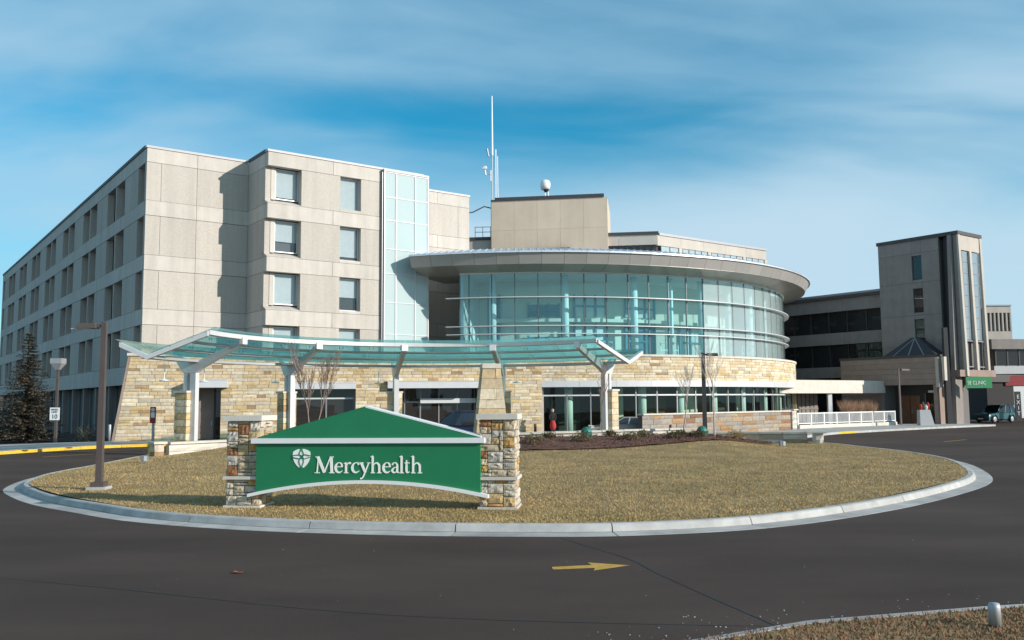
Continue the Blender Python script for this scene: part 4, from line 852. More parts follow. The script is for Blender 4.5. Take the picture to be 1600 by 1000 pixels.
es = thing('exit_sign', 'narrow black pylon sign with white vertical letters by the far drive', 'sign', (47.2, 83.5, 0)); MB().box(46.95, 47.5, 83.5, 83.6, .3, 3.0).build('panel', 'black', es)
for k, ch in enumerate('EXIT'): text(ch, .5, Matrix.Translation((47.22, 83.48, 2.35-k*.52)) @ FRONT, 'white', 'lettering', es, align='CENTER')
# pedestrian bridge and the far building
br = thing('skywalk', 'dark covered skywalk with tall windows at the right edge', 'skywalk', (50, 88, 0))
Ms = Matrix.Translation((46.0, 84.9, 0)) @ Matrix.Rotation(R(6), 4, 'Z')
def SB(x0, x1, y0, y1, z0, z1, name, mk): return WB(MB().box(x0, x1, y0, y1, z0, z1), Ms, name, mk, br)
SB(-.4, 14, -.3, 4, 7.05, 8.0, 'roof', 'brownpan'); SB(0, 14, .1, 3.8, 4.7, 5.5, 'floor', 'purlin'); SB(.1, 14, 2.8, 2.9, 5.5, 7.0, 'back_wall', 'tan')
for k in range(8): SB(.1+k*1.2, .22+k*1.2, 0, .14, 5.5, 7.05, 'mullion', 'frame_dark'); SB(.24+k*1.2, 1.28+k*1.2, .05, .07, 5.5, 7.05, 'pane', 'dwin')
fb = thing('far_building', 'distant beige building corner with narrow vertical windows at far right', 'building', (55, 100, 0))
MB().box(53.3, 56.3, 100.3, 108, 0, 12.6).build('core', 'roomdark', fb); MB().box(53.3, 56.35, 100, 100.29, 12.0, 12.75).build('band_panel', 'beigepan', fb); MB().box(53.3, 56.35, 100, 100.29, 5, 9.9).build('band_panel', 'beigepan', fb)
for k in range(7): x = 53.5+k*.45; MB().box(x, x+.16, 99.98, 100.25, 9.91, 11.99).build('fin', 'beigepan', fb)
MB().box(53.3, 56.3, 100.2, 100.22, 9.91, 11.99).build('pane', 'win', fb); MB().box(53.3, 56.4, 99.9, 100.4, 12.75, 12.9).build('coping', 'coping', fb)
fw = thing('far_white_building', 'small distant white building at the right edge', 'building', (62, 108, 0)); MB().box(59.5, 75, 108, 118, 0, 4.2).build('wall', 'white', fw); MB().box(59.2, 75.3, 107.7, 118, 4.2, 4.6).build('roof', 'coping', fw)
b = MB()
for i in range(80):
    x = -700+i*18+random.uniform(-5, 5); h = random.uniform(6, 13); y = 420+random.uniform(-40, 40); b.hexa([(x-12, y, 0), (x+12, y, 0), (x+12, y+12, 0), (x-12, y+12, 0)], [(x-5, y+4, h), (x+5, y+4, h), (x+5, y+8, h), (x-5, y+8, h)])
tag(b.build('distant_trees', 'hill'), 'dark far off line of bare trees on the horizon', 'trees', kind='stuff')
# covered link between rotunda and wing (white fascia, post, slatted gate)
lk = thing('covered_link', 'low covered walk with a white fascia and post right of the rotunda', 'canopy', (27, 78, 0))
MB().hexa([(22.5, 75.5, 2.95), (29.8, 80.0, 2.95), (35.0, 83.8, 2.95), (24.0, 84, 2.95)], [(22.5, 75.5, 4.1), (29.6, 80.0, 4.1), (35.0, 83.8, 4.1), (24.0, 84, 4.1)]).build('roof', 'limestone', lk)
MB().box(28.05, 28.4, 79.4, 79.75, 0, 2.94).build('post', 'white', lk)
for k in range(9): MB().prism([(24.0+k*.45, 80.0+k*.22), (24.36+k*.45, 80.18+k*.22), (24.32+k*.45, 80.26+k*.22), (23.96+k*.45, 80.08+k*.22)], .2, 2.94).build('slat', 'brownpan', lk)
MB().prism([(23.8, 79.85), (28.0, 81.9), (27.95, 82.0), (23.75, 79.95)], 1.5, 1.68).build('mid_rail', 'brownpan', lk)

# ================================================================== entrance canopy (butterfly glass roof on paired columns)
ca = thing('glass_canopy', 'curved butterfly canopy of greenish glass panels on steel brackets', 'canopy', (CC[0], CC[1]+CR, 0))
def cp(r, a, z): return (CC[0]+r*math.sin(R(a)), CC[1]+r*math.cos(R(a)), z)
def CA(b, a0, a1, r0, z0, r1, z1, t, n=None, up=1):      # sheet between (r0,z0) and (r1,z1), thickness t upward
    n = n or max(1, int(abs(a1-a0)/3)); o = len(b.v)
    for i in range(n+1):
        a = a0+(a1-a0)*i/n
        for r, z in ((r0, z0), (r1, z1), (r1, z1+t), (r0, z0+t)): b.v.append(cp(r, a, z))
    for i in range(n):
        for k in range(4): b.f.append((o+i*4+k, o+i*4+(k+1) % 4, o+(i+1)*4+(k+1) % 4, o+(i+1)*4+k)); b.mi.append(0)
    b.f.append((o+3, o+2, o+1, o)); b.f.append((o+n*4, o+n*4+1, o+n*4+2, o+n*4+3)); b.mi += [0, 0]; return b
ca_ang = [-70.5, -43.5, -17.0, 9.5, 36.4]; aL, aR = -87.0, 43.0
zv, zn, zf_ = 4.42, 5.42, 4.98; rn, rf = CR-2.65, CR+1.25
def zwing(r): return zv+(zn-zv)*(CR-r)/(CR-rn) if r <= CR else zv+(zf_-zv)*(r-CR)/(rf-CR)
edges = [aL]+[x for i in range(4) for x in np.linspace(ca_ang[i], ca_ang[i+1], 4)[:-1]]+[ca_ang[4], aR]
edges = [aL, (aL+ca_ang[0])/2]+edges[1:]
rows = [CR-2.95, CR-2.0, CR-1.05, CR-.1]
for a0, a1 in zip(edges[:-1], edges[1:]):
    for r0, r1 in zip(rows[:-1], rows[1:]): CA(MB(), a0+.06, a1-.06, r0+.015, zwing(r0)+.2, r1-.015, zwing(r1)+.2, .018).build('glass_panel', 'can', ca)
    CA(MB(), a0+.06, a1-.06, CR+.1, zwing(CR+.1)+.16, rf+.25, zwing(rf+.25)+.16, .018).build('glass_panel', 'can', ca)
    for r in rows[1:3]+[rows[0]+.35]:
        for da in (-.5, .5):
            q = cp(r, a0+da, zwing(r)+.1); MB().tube([q, (q[0], q[1], q[2]+.11)], .02, 5).build('glass_clamp', 'galv', ca)
for r, w, mk in ((rn, .16, 'steel'), (CR-1.8, .11, 'purlin'), (CR-.95, .11, 'purlin')): CA(MB(), aL, aR, r-w/2, zwing(r), r+w/2, zwing(r)-.03, .09 if r > rn else .2).build('purlin', mk, ca)
CA(MB(), aL, aR, CR-.28, zv-.02, CR+.28, zv-.02, .13).build('valley_gutter', 'purlin', ca); CA(MB(), aL, aR, rf-.06, zwing(rf)-.02, rf+.06, zwing(rf)-.02, .16).build('purlin', 'purlin', ca)
for a in (aL, aR):       # end beams
    for r0, r1 in ((rn, CR), (CR, rf)):
        b = MB(); t = .5; b.hexa([cp(r0, a-t, zwing(r0)-.06), cp(r0, a+t, zwing(r0)-.06), cp(r1, a+t, zwing(r1)-.06), cp(r1, a-t, zwing(r1)-.06)], [cp(r0, a-t, zwing(r0)+.14), cp(r0, a+t, zwing(r0)+.14), cp(r1, a+t, zwing(r1)+.14), cp(r1, a-t, zwing(r1)+.14)]); b.build('end_beam', 'steel', ca)
for a in ca_ang:
    u = Vector((math.sin(R(a)), math.cos(R(a)), 0)); nrm = Vector((u.y, -u.x, 0)); o = Vector((CC[0], CC[1], 0))+u*CR-nrm*.11
    MB().extr([(-.14, 3.9), (.62, 3.9), (1.2, 4.72), (1.2, 4.93), (.3, 4.5), (-.2, 4.44), (-2.66, 5.38), (-2.66, 5.14), (-.5, 4.12)], o, u, (0, 0, 1), nrm, .22).build('bracket', 'steel', ca)
    o2 = Vector((CC[0], CC[1], 0))+u*(rn-.1)-nrm*.17; MB().extr([(-.06, 5.18), (.14, 5.18), (.14, 5.5), (-.06, 5.5)], o2, u, (0, 0, 1), nrm, .34).build('bracket_cap', 'white', ca)
    Mc_ = Matrix.Translation((CC[0]+CR*math.sin(R(a)), CC[1]+CR*math.cos(R(a)), 0)) @ Matrix.Rotation(-R(a), 4, 'Z')
    MB().box(-.13, .13, -.16, .16, .1, 3.89, 0, Mc_).build('column', 'steel', ca); MB().box(-.1, .1, .34, .56, 3.06, 3.89, 0, Mc_).build('short_post', 'steel', ca)
    pr = MB().box(-.33, .33, .2, .8, .05, 2.95, 0, Mc_).build('pier', 'mortar', ca); MB().box(-.42, .42, .1, .9, 2.95, 3.05, 0, Mc_).build('pier_cap', 'limestone', ca)
    for j in range(9):
        for sx_ in (-1, 1):
            z0 = .1+j*.316; w = .36 if (j+sx_) % 3 else .30; k = random.choices(range(6), SW)[0]; x0 = -.38 if sx_ < 0 else -.38+.38; wv = random.uniform(-.1, .1)
            c = Mc_ @ Vector(((-.19 if sx_ < 0 else .19), .17, z0+.158)); place_block(random.choice(STONE[k]), pr, c, -R(a), .37, .14, .30)
            c = Mc_ @ Vector((.33*sx_, .53, z0+.158)); place_block(random.choice(STONE[k]), pr, c, -R(a)+math.pi/2*sx_, .56, .12, .30)
# hanging lamps over the drive
for a, lb in ((-74, 'leftmost small white pendant lamp below the canopy'), (-63, 'small white pendant lamp before the side door, second from the left'), (-45, 'small white pendant lamp left of the wide window, third from the left'), (-20.5, 'small white pendant lamp by the main entrance header'), (12.2, 'small white pendant lamp right of the stone pylon')):
    x, y, _ = cp(rf-.2, a, 0); lp = thing('pendant_lamp', lb, 'lamp', (x, y, 3.5), group='pendant lamps under the canopy')
    MB().tube([(x, y, 3.58), (x, y, zwing(rf-.2))], .018, 5).build('rod', 'white', lp); b = MB().lathe([(.22, 3.5), (.24, 3.53), (.05, 3.6), (.02, 3.64)], 12, (x, y)); b.build('shade', 'white', lp)

# ================================================================== low walls
def block_wall(name, label, P, zt, bl=1.15, hs=2, cap=True, base=None, mats=None, thick=.34):
    t = thing(name, label, 'wall', (P[0][0], P[0][1], 0)); f, L = path_of(P); zs_ = np.array(P)[:, 2] if np.array(P).shape[1] > 2 else None
    d = np.r_[0, np.cumsum(np.linalg.norm(np.diff(np.array(P)[:, :2], axis=0), axis=1))]
    n = int(L/bl)
    for i in range(n):
        s0, s1 = L*i/n, L*(i+1)/n; x, y, an = f((s0+s1)/2); z = np.interp((s0+s1)/2, d, zs_) if zs_ is not None else zt
        zb = 0.02; ht = z-.1-zb
        for j in range(hs):
            k = random.choice(mats) if mats else None
            place_block(random.choice(LIME) if not k else random.choice(STONE[k]), t, (x, y, zb+ht*(j+.5)/hs), an+random.uniform(-.004, .004), (s1-s0)-.012, thick, ht/hs-.012)
        link('coping_stone', MB().box(-(s1-s0)/2+.008, (s1-s0)/2-.008, -thick/2-.06, thick/2+.06, z-.098, z).mesh('coping_stone', 'limestone'), t, M=Matrix.Translation((x, y, 0)) @ Matrix.Rotation(an, 4, 'Z'))
    return t
w1 = block_wall('low_garden_wall', 'low curved pale limestone wall behind the sign and mulch bed', lw, None)
for dz in range(2):
    place_block(STONE[(4, 3)[dz]][0], w1, (-15.55, 39.25, .02+.33*(dz*1.0)+.165), R(46), .42, .52, .32)
link('coping_stone', MB().box(-.3, .3, -.32, .32, .69, .79).mesh('coping_stone', 'limestone'), w1, M=Matrix.Translation((-15.55, 39.25, 0)) @ Matrix.Rotation(R(46), 4, 'Z'))
sw_ = interp([(9.6, 48.6), (12.2, 48.1), (15.4, 46.9)], 8)
w2 = block_wall('seat_wall', 'low grey stone seat wall at the right end of the mulch bed', [(p[0], p[1], .72) for p in sw_], None, mats=[0, 4, 2, 3])
place_block(LIME[0], w2, (15.85, 46.6, .33), R(-18), .55, .6, .62); link('coping_stone', MB().box(-.62, .36, -.38, .38, .66, .76).mesh('coping_stone', 'limestone'), w2, M=Matrix.Translation((15.9, 46.6, 0)) @ Matrix.Rotation(R(-18), 4, 'Z'))
# tall screen wall before the rotunda
sc = thing('screen_wall', 'straight brown and grey stone screen wall below the rotunda windows', 'wall', (8.2, 57, 0))
rs2 = random.Random(9)
stone_wall(sc, [(8.2, 57.0), (21.6, 69.7)], courses(0, 1.48, .22, .32, [], rs2), [], (.7, 1.6), 300, rnd=rs2, weights=[.2, .12, .14, .34, .1, .1], mort='mortar_d', stones=DSTONE)
Msw = Matrix.Translation((8.2, 57, 0)) @ Matrix.Rotation(math.atan2(12.7, 13.4), 4, 'Z'); SL = math.hypot(13.4, 12.7)
for k in range(10): MB().box(SL*k/10+.006, SL*(k+1)/10-.006, -.16, .4, 1.48, 1.58, 0, Msw).build('coping_stone', 'limestone', sc)
for j in range(4): place_block(LIME[j], sc, Msw @ Vector((SL+.32, .1, .02+.39*(j+.5))), math.atan2(12.7, 13.4), .62, .8, .38)
MB().box(SL, SL+.68, -.36, .56, 1.585, 1.67, 0, Msw).build('coping_stone', 'limestone', sc)
# white picket railing on a stone kerb
rl = thing('picket_railing', 'white metal picket railing on a pale stone kerb at the right', 'railing', (22, 70, 0))
ra, rb = Vector((22.3, 70.1, 0)), Vector((33.3, 78.0, 0)); rd = (rb-ra); RLn = rd.length; Mr_ = Matrix.Translation(ra) @ Matrix.Rotation(math.atan2(rd.y, rd.x), 4, 'Z')
for k in range(7): MB().box(RLn*k/7+.006, RLn*(k+1)/7-.006, -.2, .2, 0, .42, 0, Mr_).build('kerb_block', 'limestone', rl)
MB().box(0, RLn, -.03, .03, 1.28, 1.36, 0, Mr_).build('top_rail', 'white', rl); MB().box(0, RLn, -.025, .025, .5, .56, 0, Mr_).build('bottom_rail', 'white', rl)
for k in range(9): MB().box(RLn*k/8-.045, RLn*k/8+.045, -.045, .045, .42, 1.38, 0, Mr_).build('post', 'white', rl)
pk = MB().box(-.014, .014, -.014, .014, .56, 1.28).mesh('picket', 'white')
for k in range(104):
    if k % 13: link('picket', pk, rl, M=Mr_ @ Matrix.Translation((RLn*k/104, 0, 0)))
# ================================================================== tapered stone pylon
py = thing('stone_pylon', 'tapering pale stone pylon standing before the main entrance', 'pylon', (-1.15, 46.2, 0))
PB = Matrix.Translation((-1.15, 46.2, 0)) @ Matrix.Rotation(R(8), 4, 'Z')
zc = [0.05, .55, 1.0, 1.55, 1.9, 2.35, 2.6, 3.05, 3.5, 4.1]; zc2 = courses(.05, 4.12, .34, .52, [], random.Random(4))
def half(z): return .92-(z/4.4)*.49, .95-(z/4.4)*.3
rp = random.Random(5)
b = MB(); b.hexa([PB @ Vector((x*.9, y*.9, 0)) for x, y in ((-.9, -.95), (.9, -.95), (.9, .95), (-.9, .95))], [PB @ Vector((x*.9, y*.9, 4.1)) for x, y in ((-.42, -.66), (.42, -.66), (.42, .66), (-.42, .66))]); b.build('core', 'mortar', py)
for z0, z1 in zip(zc2[:-1], zc2[1:]):
    hx0, hy0 = half(z0); hx1, hy1 = half(z1); nsp = rp.choice((1, 2, 2, 3)); cuts = [0]+sorted(rp.uniform(.25, .75) if nsp == 2 else rp.choice((.33, .66))+rp.uniform(-.08, .08) for _ in range(nsp-1))+[1]
    mk = rp.choices(['stone1', 'stone0', 'stone5'], [.55, .3, .15])[0]
    for c0, c1 in zip(cuts[:-1], cuts[1:]):
        if c1-c0 < .05: continue
        j = rp.uniform(-.03, .03); q = []
        for hx, hy, z in ((hx0, hy0, z0+.006), (hx1, hy1, z1-.006)):
            xa, xb = -hx+2*hx*c0+.006, -hx+2*hx*c1-.006; q.append([PB @ Vector((xa, -hy-j, z)), PB @ Vector((xb, -hy-j+rp.uniform(-.02, .02), z)), PB @ Vector((xb, hy, z)), PB @ Vector((xa, hy, z))])
        MB().hexa(*q).build('stone', mk, py)
MB().box(-.48, .48, -.72, .72, 4.12, 4.36, 0, PB).build('cap_stone', 'limestone', py)

# ================================================================== monument sign
SRZ = R(-6.8); so = Vector((-6.05, 19.75, 0)); Msg = Matrix.Translation((-6.28, 19.72, 0.17)) @ Matrix.Rotation(SRZ, 4, 'Z') @ Matrix.Diagonal((1, 1, .955, 1))   # origin: front left foot of the left pillar
sgn = thing('monument_sign', 'green gabled hospital monument sign with white trim and serif name', 'sign', Msg @ Vector((3.2, 0, 0)), SRZ)
def SGb(b, name, mk, par=sgn): b.v = [tuple(Msg @ Vector(v)) for v in b.v]; return b.build(name, mk, par)
SPX = 1390/19.75                      # px per metre at the sign face, used to keep the photograph's proportions
PW = .74; GAP0, GAP1 = .735, 5.62; SW_ = 6.36
def pillar(label, x0, seed):
    pil = thing('sign_pillar', label, 'pillar', Msg @ Vector((x0+PW/2, PW/2, 0)), SRZ, 'stone pillars of the sign'); rr_ = random.Random(seed)
    def add(b, name, mk): b.v = [tuple(Msg @ Vector(v)) for v in b.v]; return b.build(name, mk, pil)
    add(MB().box(x0+.03, x0+PW-.03, .03, PW-.03, -.1, 1.98), 'core', 'mortar_d')
    add(MB().box(x0-.05, x0+PW+.05, -.05, PW+.05, -.06, .03), 'plinth', 'limestone'); add(MB().box(x0-.06, x0+PW+.06, -.07, PW+.06, .62, .69), 'belt_course', 'limestone'); add(MB().box(x0-.07, x0+PW+.07, -.08, PW+.07, 1.95, 2.07), 'cap_stone', 'limestone')
    u = .0735
    for face in range(4):
        for z0, rowsn in ((.035, 8), (.695, 16)):
            colsn = 9; occ = np.zeros((rowsn, colsn), bool); vz = (.585 if z0 < .5 else 1.255)/rowsn
            for j in range(rowsn):
                for i_ in range(colsn):
                    if occ[j, i_]: continue
                    w, h = rr_.choice([(3, 2), (4, 2), (3, 3), (2, 2), (4, 2), (4, 3), (5, 2), (4, 1), (3, 2), (2, 2), (3, 1)])
                    while w > 1 and (i_+w > colsn or occ[j, i_:i_+w].any()): w -= 1
                    while h > 1 and (j+h > rowsn or occ[j:j+h, i_:i_+w].any()): h -= 1
                    if colsn-(i_+w) == 1 and not occ[j:j+h, i_+w].any(): w += 1
                    occ[j:j+h, i_:i_+w] = True
                    lx = i_*.0822+w*.0411-.37; lz = z0+(j+h/2)*vz; k = rr_.choices(range(6), [.28, .28, .12, .2, .04, .08])[0]
                    dirs = [(0, -1, 0), (1, 0, math.pi/2), (0, 1, math.pi), (-1, 0, -math.pi/2)][face]; e = PW/2-.03+rr_.uniform(-.01, .015)
                    ctr = Vector((x0+PW/2, PW/2, lz)); an = dirs[2]
                    ctr += Vector((math.cos(an)*lx+dirs[0]*e, math.sin(an)*lx+dirs[1]*e, 0))
                    place_block(rr_.choice(ROCK[k]), pil, Msg @ ctr, SRZ+an, w*.0822-.016, .10, h*vz*.955-.016)
    return pil
pillar('rough stone pillar at the left end of the green sign', 0.0, 21); pillar('rough stone pillar at the right end of the green sign', 5.62, 33)
# panel: arched bottom, gable top (hipped back)
yF, yB = -.12, .30
xa, xb = .72, 5.64; xm = 3.14
def barc(x): t = (x-(xa+xb)/2)/((xb-xa)/2); return .62-.27*t*t
n = 28; xs = [xa+(xb-xa)*i/n for i in range(n+1)]
b = MB(); vF = [(x, yF, barc(x)) for x in xs]; vT = [(x, yF, 1.44) for x in xs]; vF2 = [(x, yB, barc(x)) for x in xs]; vT2 = [(x, yB, 1.44) for x in xs]; o = n+1
b.add(vF+vT+vF2+vT2, [(i, i+1, o+i+1, o+i) for i in range(n)]+[(3*o+i, 3*o+i+1, 2*o+i+1, 2*o+i) for i in range(n)]+[(2*o+i, 2*o+i+1, i+1, i) for i in range(n)]+[(o+i, o+i+1, 3*o+i+1, 3*o+i) for i in range(n)]+[(0, o, 3*o, 2*o), (n, 2*o+n, 3*o+n, o+n)])
SGb(b, 'panel', 'green')
SGb(MB().add([(xa+.02, yF-.03, 1.555), (xb-.02, yF-.03, 1.555), (xm, yF+.01, 2.235), (xa+.02, yB+.02, 1.555), (xb-.02, yB+.02, 1.555), (xm, yB+.02, 2.235)], [(0, 1, 2), (5, 4, 3), (0, 2, 5, 3), (1, 4, 5, 2), (0, 3, 4, 1)]), 'gable', 'green')
b = MB(); 
for (x0_, z0_, x1_, z1_) in ((xm-.01, 2.25, xb+.02, 1.57),): b.hexa([(x0_, yF+.05, z0_-.012), (x1_, yF+.0, z1_-.012), (x1_, yB+.06, z1_-.012), (x0_, yB+.06, z0_-.012)], [(x0_, yF+.05, z0_+.02), (x1_, yF+.0, z1_+.02), (x1_, yB+.06, z1_+.02), (x0_, yB+.06, z0_+.02)])
SGb(b, 'gable_flashing', 'white')
b = MB().hexa([(xa, yF+.05, 1.55), (xm-.012, yF+.05, 2.238), (xm-.012, yB+.06, 2.238), (xa, yB+.06, 1.55)], [(xa, yF+.05, 1.575), (xm-.012, yF+.05, 2.262), (xm-.012, yB+.06, 2.262), (xa, yB+.06, 1.575)]); SGb(b, 'gable_flashing', 'green')
SGb(MB().box(xa-.10, xb+.10, yF-.07, yB+.04, 1.44, 1.555), 'upper_trim', 'white')
b = MB(); xe = [xa-.17+(xb-xa+.34)*i/30 for i in range(31)]
for i_, x in enumerate(xe):
    z = barc(x); b.v += [(x, yF-.06, z-.075), (x, yB+.03, z-.075), (x, yB+.03, z-.002), (x, yF-.06, z-.002)]
for i_ in range(30):
    for k in range(4): b.f.append((i_*4+k, i_*4+(k+1) % 4, i_*4+4+(k+1) % 4, i_*4+4+k)); b.mi.append(0)
b.f += [(3, 2, 1, 0), (120, 121, 122, 123)]; b.mi += [0, 0]; SGb(b, 'lower_trim', 'white')
# lettering, drawn as pen strokes of changing width (units: photograph pixels above the baseline)
def stroke(pts, ws, smooth_=True, nn=7):
    P_ = np.array(pts, float); W_ = np.array(ws, float)
    if smooth_ and len(pts) > 2: Q_ = interp(np.c_[P_, W_], nn); P_, W_ = Q_[:, :2], Q_[:, 2]
    L_ = []; R__ = []
    for i in range(len(P_)):
        d = P_[min(i+1, len(P_)-1)]-P_[max(i-1, 0)]; d = d/(np.linalg.norm(d)+1e-9); q = np.array((-d[1], d[0])); L_.append(P_[i]+q*W_[i]/2); R__.append(P_[i]-q*W_[i]/2)
    return L_, R__
def ser(x0, x1, y, h=1.2): return ([(x0, y+h/2), (x1, y+h/2)], [h, h])
GL = {
 'M': [([(4, 0), (6.2, 26)], [1.7, 1.7]), ([(5.0, 26), (15.6, 1)], [4.2, 4.2]), ([(15.4, 1), (25.2, 26)], [1.8, 1.8]), ([(25.8, 26), (27.2, 0)], [4, 4]), ser(.3, 8.3, 0), ser(22.8, 31.4, 0), ser(1.4, 7, 24.9), ser(23.8, 29.8, 24.9)],
 'e': [([(2.2, 9.9), (12.6, 10.2)], [1.4, 1.4]), ([(12.2, 9.8), (11, 14.6), (7.2, 16.6), (3.2, 13.6), (1.9, 8.6), (3.6, 3.2), (8, 1.2), (12.8, 3.8)], [2.4, 2.2, 1.3, 2.6, 3.5, 3.2, 2.4, .8])],
 'r': [([(3.2, 0), (3.2, 16)], [3, 3]), ser(0, 6.8, 0), ([(0, 15), (3.6, 16.6)], [1.2, 1.6]), ([(4.2, 12), (6.6, 15.6), (9, 16), (10.4, 14.8)], [1.0, 1.8, 2.8, 3])],
 'c': [([(12, 13), (11, 15.4), (8, 16.6), (3.6, 13.9), (1.9, 8.6), (3.6, 3.2), (8, 1.2), (12.8, 3.8)], [3, 2.2, 1.3, 2.6, 3.5, 3.2, 2.4, .8])],
 'y': [([(1.6, 16.6), (8.2, 1)], [3.6, 3.4]), ([(13.6, 16.6), (7.4, .5), (4.6, -6.2), (2.4, -8.2), (.6, -8)], [1.6, 1.9, 1.9, 2, 2.8]), ser(-1.2, 5.2, 15.6), ser(10.6, 16.2, 15.6)],
 'h': [([(3.2, 0), (3.2, 26.5)], [3, 3]), ser(0, 6.8, 0), ([(0, 25.4), (3.6, 27)], [1.2, 1.6]), ([(4.2, 12), (6.8, 15.2), (10.2, 15.9), (13, 12.6), (13.4, 8), (13.4, 0)], [1, 1.8, 2.4, 3, 3, 3]), ser(10, 17, 0)],
 'a': [([(2.2, 13.2), (4, 15.8), (7, 16.4), (9.6, 13.6), (9.8, 8), (9.8, 3), (11.2, 1.2), (13, 1.8)], [2.8, 1.8, 1.6, 2.6, 3, 3, 2, .8]), ([(9.4, 10), (5, 8.4), (2.2, 5), (3.4, 1.9), (6.4, 1.3), (9.4, 3.4)], [1.2, 1.8, 3, 2.6, 1.9, 1.2])],
 'l': [([(3.2, 0), (3.2, 26.5)], [3, 3]), ser(0, 6.8, 0), ([(0, 25.4), (3.6, 27)], [1.2, 1.6])],
 't': [([(3.4, 20.5), (3.4, 10), (3.5, 3.6), (5.2, 1.3), (8.6, 2.4)], [1.6, 3, 3, 2.4, .8]), ser(.2, 8.2, 15.5, 1.3)]}
ink = MB(); cnt = [0]
def lay(strokes, x0, y0, mb=ink, sc_=1.0, base=0.0):
    for pts, ws in strokes:
        L_, R__ = stroke(pts, ws); n_ = len(L_); cnt[0] += 1; dep = yF-.012-base-.0005*(cnt[0] % 9)
        f3 = lambda q, y: ((x0+q[0]*sc_)/SPX, y, (y0+q[1]*sc_)/SPX)
        v = [f3(q, dep) for q in L_]+[f3(q, dep) for q in R__]+[f3(q, yF+.002) for q in L_]+[f3(q, yF+.002) for q in R__]
        fs = [(n_+i, n_+i+1, i+1, i) for i in range(n_-1)]+[(i, i+1, 2*n_+i+1, 2*n_+i) for i in range(n_-1)]+[(3*n_+i, 3*n_+i+1, n_+i+1, n_+i) for i in range(n_-1)]+[(0, 2*n_, 3*n_, n_), (n_-1, 2*n_-1, 4*n_-1, 3*n_-1)]
        mb.add(v, fs)
TX0, TY0 = 495-352, 54.3                # offsets in px from the sign origin
for ch, x in zip('Mercyhealth', (0, 31, 46, 57, 71, 87.2, 105, 118.4, 131.6, 139, 149.3)): lay(GL[ch], TX0+x, TY0)
SGb(ink, 'lettering', 'signwhite')
sx0, sy0 = 474.5-352, 77.5
prof_s = [(0, 15.2), (5, 14.6), (9.5, 13), (13.2, 10.4), (13.8, 6), (13.2, 0), (11, -6), (7.5, -11), (3.4, -14.8), (1.2, -13.2), (0, -16)]
poly = prof_s+[(-x, y) for x, y in prof_s[-2:0:-1]]
b = MB(); f3 = lambda q, y: ((sx0+q[0])/SPX, y, (sy0+q[1])/SPX)
b.add([f3(q, yF-.010) for q in poly]+[f3(q, yF+.002) for q in poly], [tuple(range(len(poly)))[::-1]]+[(i, (i+1) % len(poly), len(poly)+(i+1) % len(poly), len(poly)+i) for i in range(len(poly))])
bm = bmesh.new(); me = b.mesh('shield_emblem', 'signwhite'); bm.from_mesh(me); bmesh.ops.triangulate(bm, faces=[f for f in bm.faces if len(f.verts) > 4]); bmesh.ops.recalc_face_normals(bm, faces=bm.faces[:]); bm.to_mesh(me); bm.free()
me.transform(Msg); emb = link('shield_emblem', me, sgn)
kn = MB(); w = 1.25
for s_ in (-1, 1):
    lay([([(s_*.9, 15.6), (s_*1.5, 12), (s_*3.4, 7), (s_*1.0, 3.4), (-s_*2.6, -1), (-s_*3.4, -6), (-s_*1.2, -12), (-s_*.4, -15)], [w]*8)], sx0, sy0, kn, 1, .004)
    lay([([(14, s_*1.2+3), (9, s_*2.3+3), (4.6, s_*3.2+2.6), (0, 2.2-s_*2.2), (-4.6, 2.6-s_*3.2+s_*.4), (-9, 3-s_*2.3), (-14, 3-s_*1.2)], [w]*7)], sx0, sy0, kn, 1, .0065)
SGb(kn, 'emblem_knot', 'green', emb)

# ================================================================== lamp posts, signs, bollards
def lamp_post(label, x, y, zb, h, head, rot=0.0, mk='bronze', w=.075, grp='square lamp posts', base=True, headsz=(.95, .36, .14)):
    t = thing('lamp_post', label, 'lamp post', (x, y, zb), rot, grp); F = lambda b, n_, k_: b.build(n_, k_, t, world=False)
    if base: F(MB().hexa([(-.26, -.26, -.1), (.26, -.26, -.1), (.26, .26, -.1), (-.26, .26, -.1)], [(-.24, -.24, .1), (.24, -.24, .1), (.24, .24, .1), (-.24, .24, .1)]), 'footing', 'kerb'); F(MB().box(-.17, .17, -.17, .17, .101, .22), 'base_plate', mk)
    F(MB().hexa([(-w*1.15, -w*1.15, .1), (w*1.15, -w*1.15, .1), (w*1.15, w*1.15, .1), (-w*1.15, w*1.15, .1)], [(-w*.9, -w*.9, h), (w*.9, -w*.9, h), (w*.9, w*.9, h), (-w*.9, w*.9, h)]), 'pole', mk)
    if head:
        hx, hy, hz = headsz; b = MB(); b.hexa([(-.12*head-(0 if head > 0 else hx)+(-.0), -hy/2, h-.16), (-.12*head+(hx if head > 0 else 0), -hy/2, h-.16), (-.12*head+(hx if head > 0 else 0), hy/2, h-.16), (-.12*head-(0 if head > 0 else hx), hy/2, h-.16)],
              [(-.1*head-(0 if head > 0 else hx*.92), -hy*.42, h-.02), (-.1*head+(hx*.92 if head > 0 else 0), -hy*.42, h-.02), (-.1*head+(hx*.92 if head > 0 else 0), hy*.42, h-.02), (-.1*head-(0 if head > 0 else hx*.92), hy*.42, h-.02)])
        b.v = [(vx+.3*head, vy, vz) for vx, vy, vz in b.v]; hd = F(b, 'lamp_head', mk); MB().box(.1 if head > 0 else -.35, .35 if head > 0 else -.1, -.05, .05, h-.13, h-.05).build('arm', mk, t, world=False)
        lx = (.3*head+head*hx*.55); MB().box(lx-.25, lx+.25, -hy*.35, hy*.35, h-.175, h-.162).build('lens', 'frame_white', hd, world=False)
    return t
lamp_post('tall brown lamp post on the left grass beside the sign', -10.9, 23.7, .17, 4.43, -1, R(4), headsz=(.5, .34, .16), w=.07)
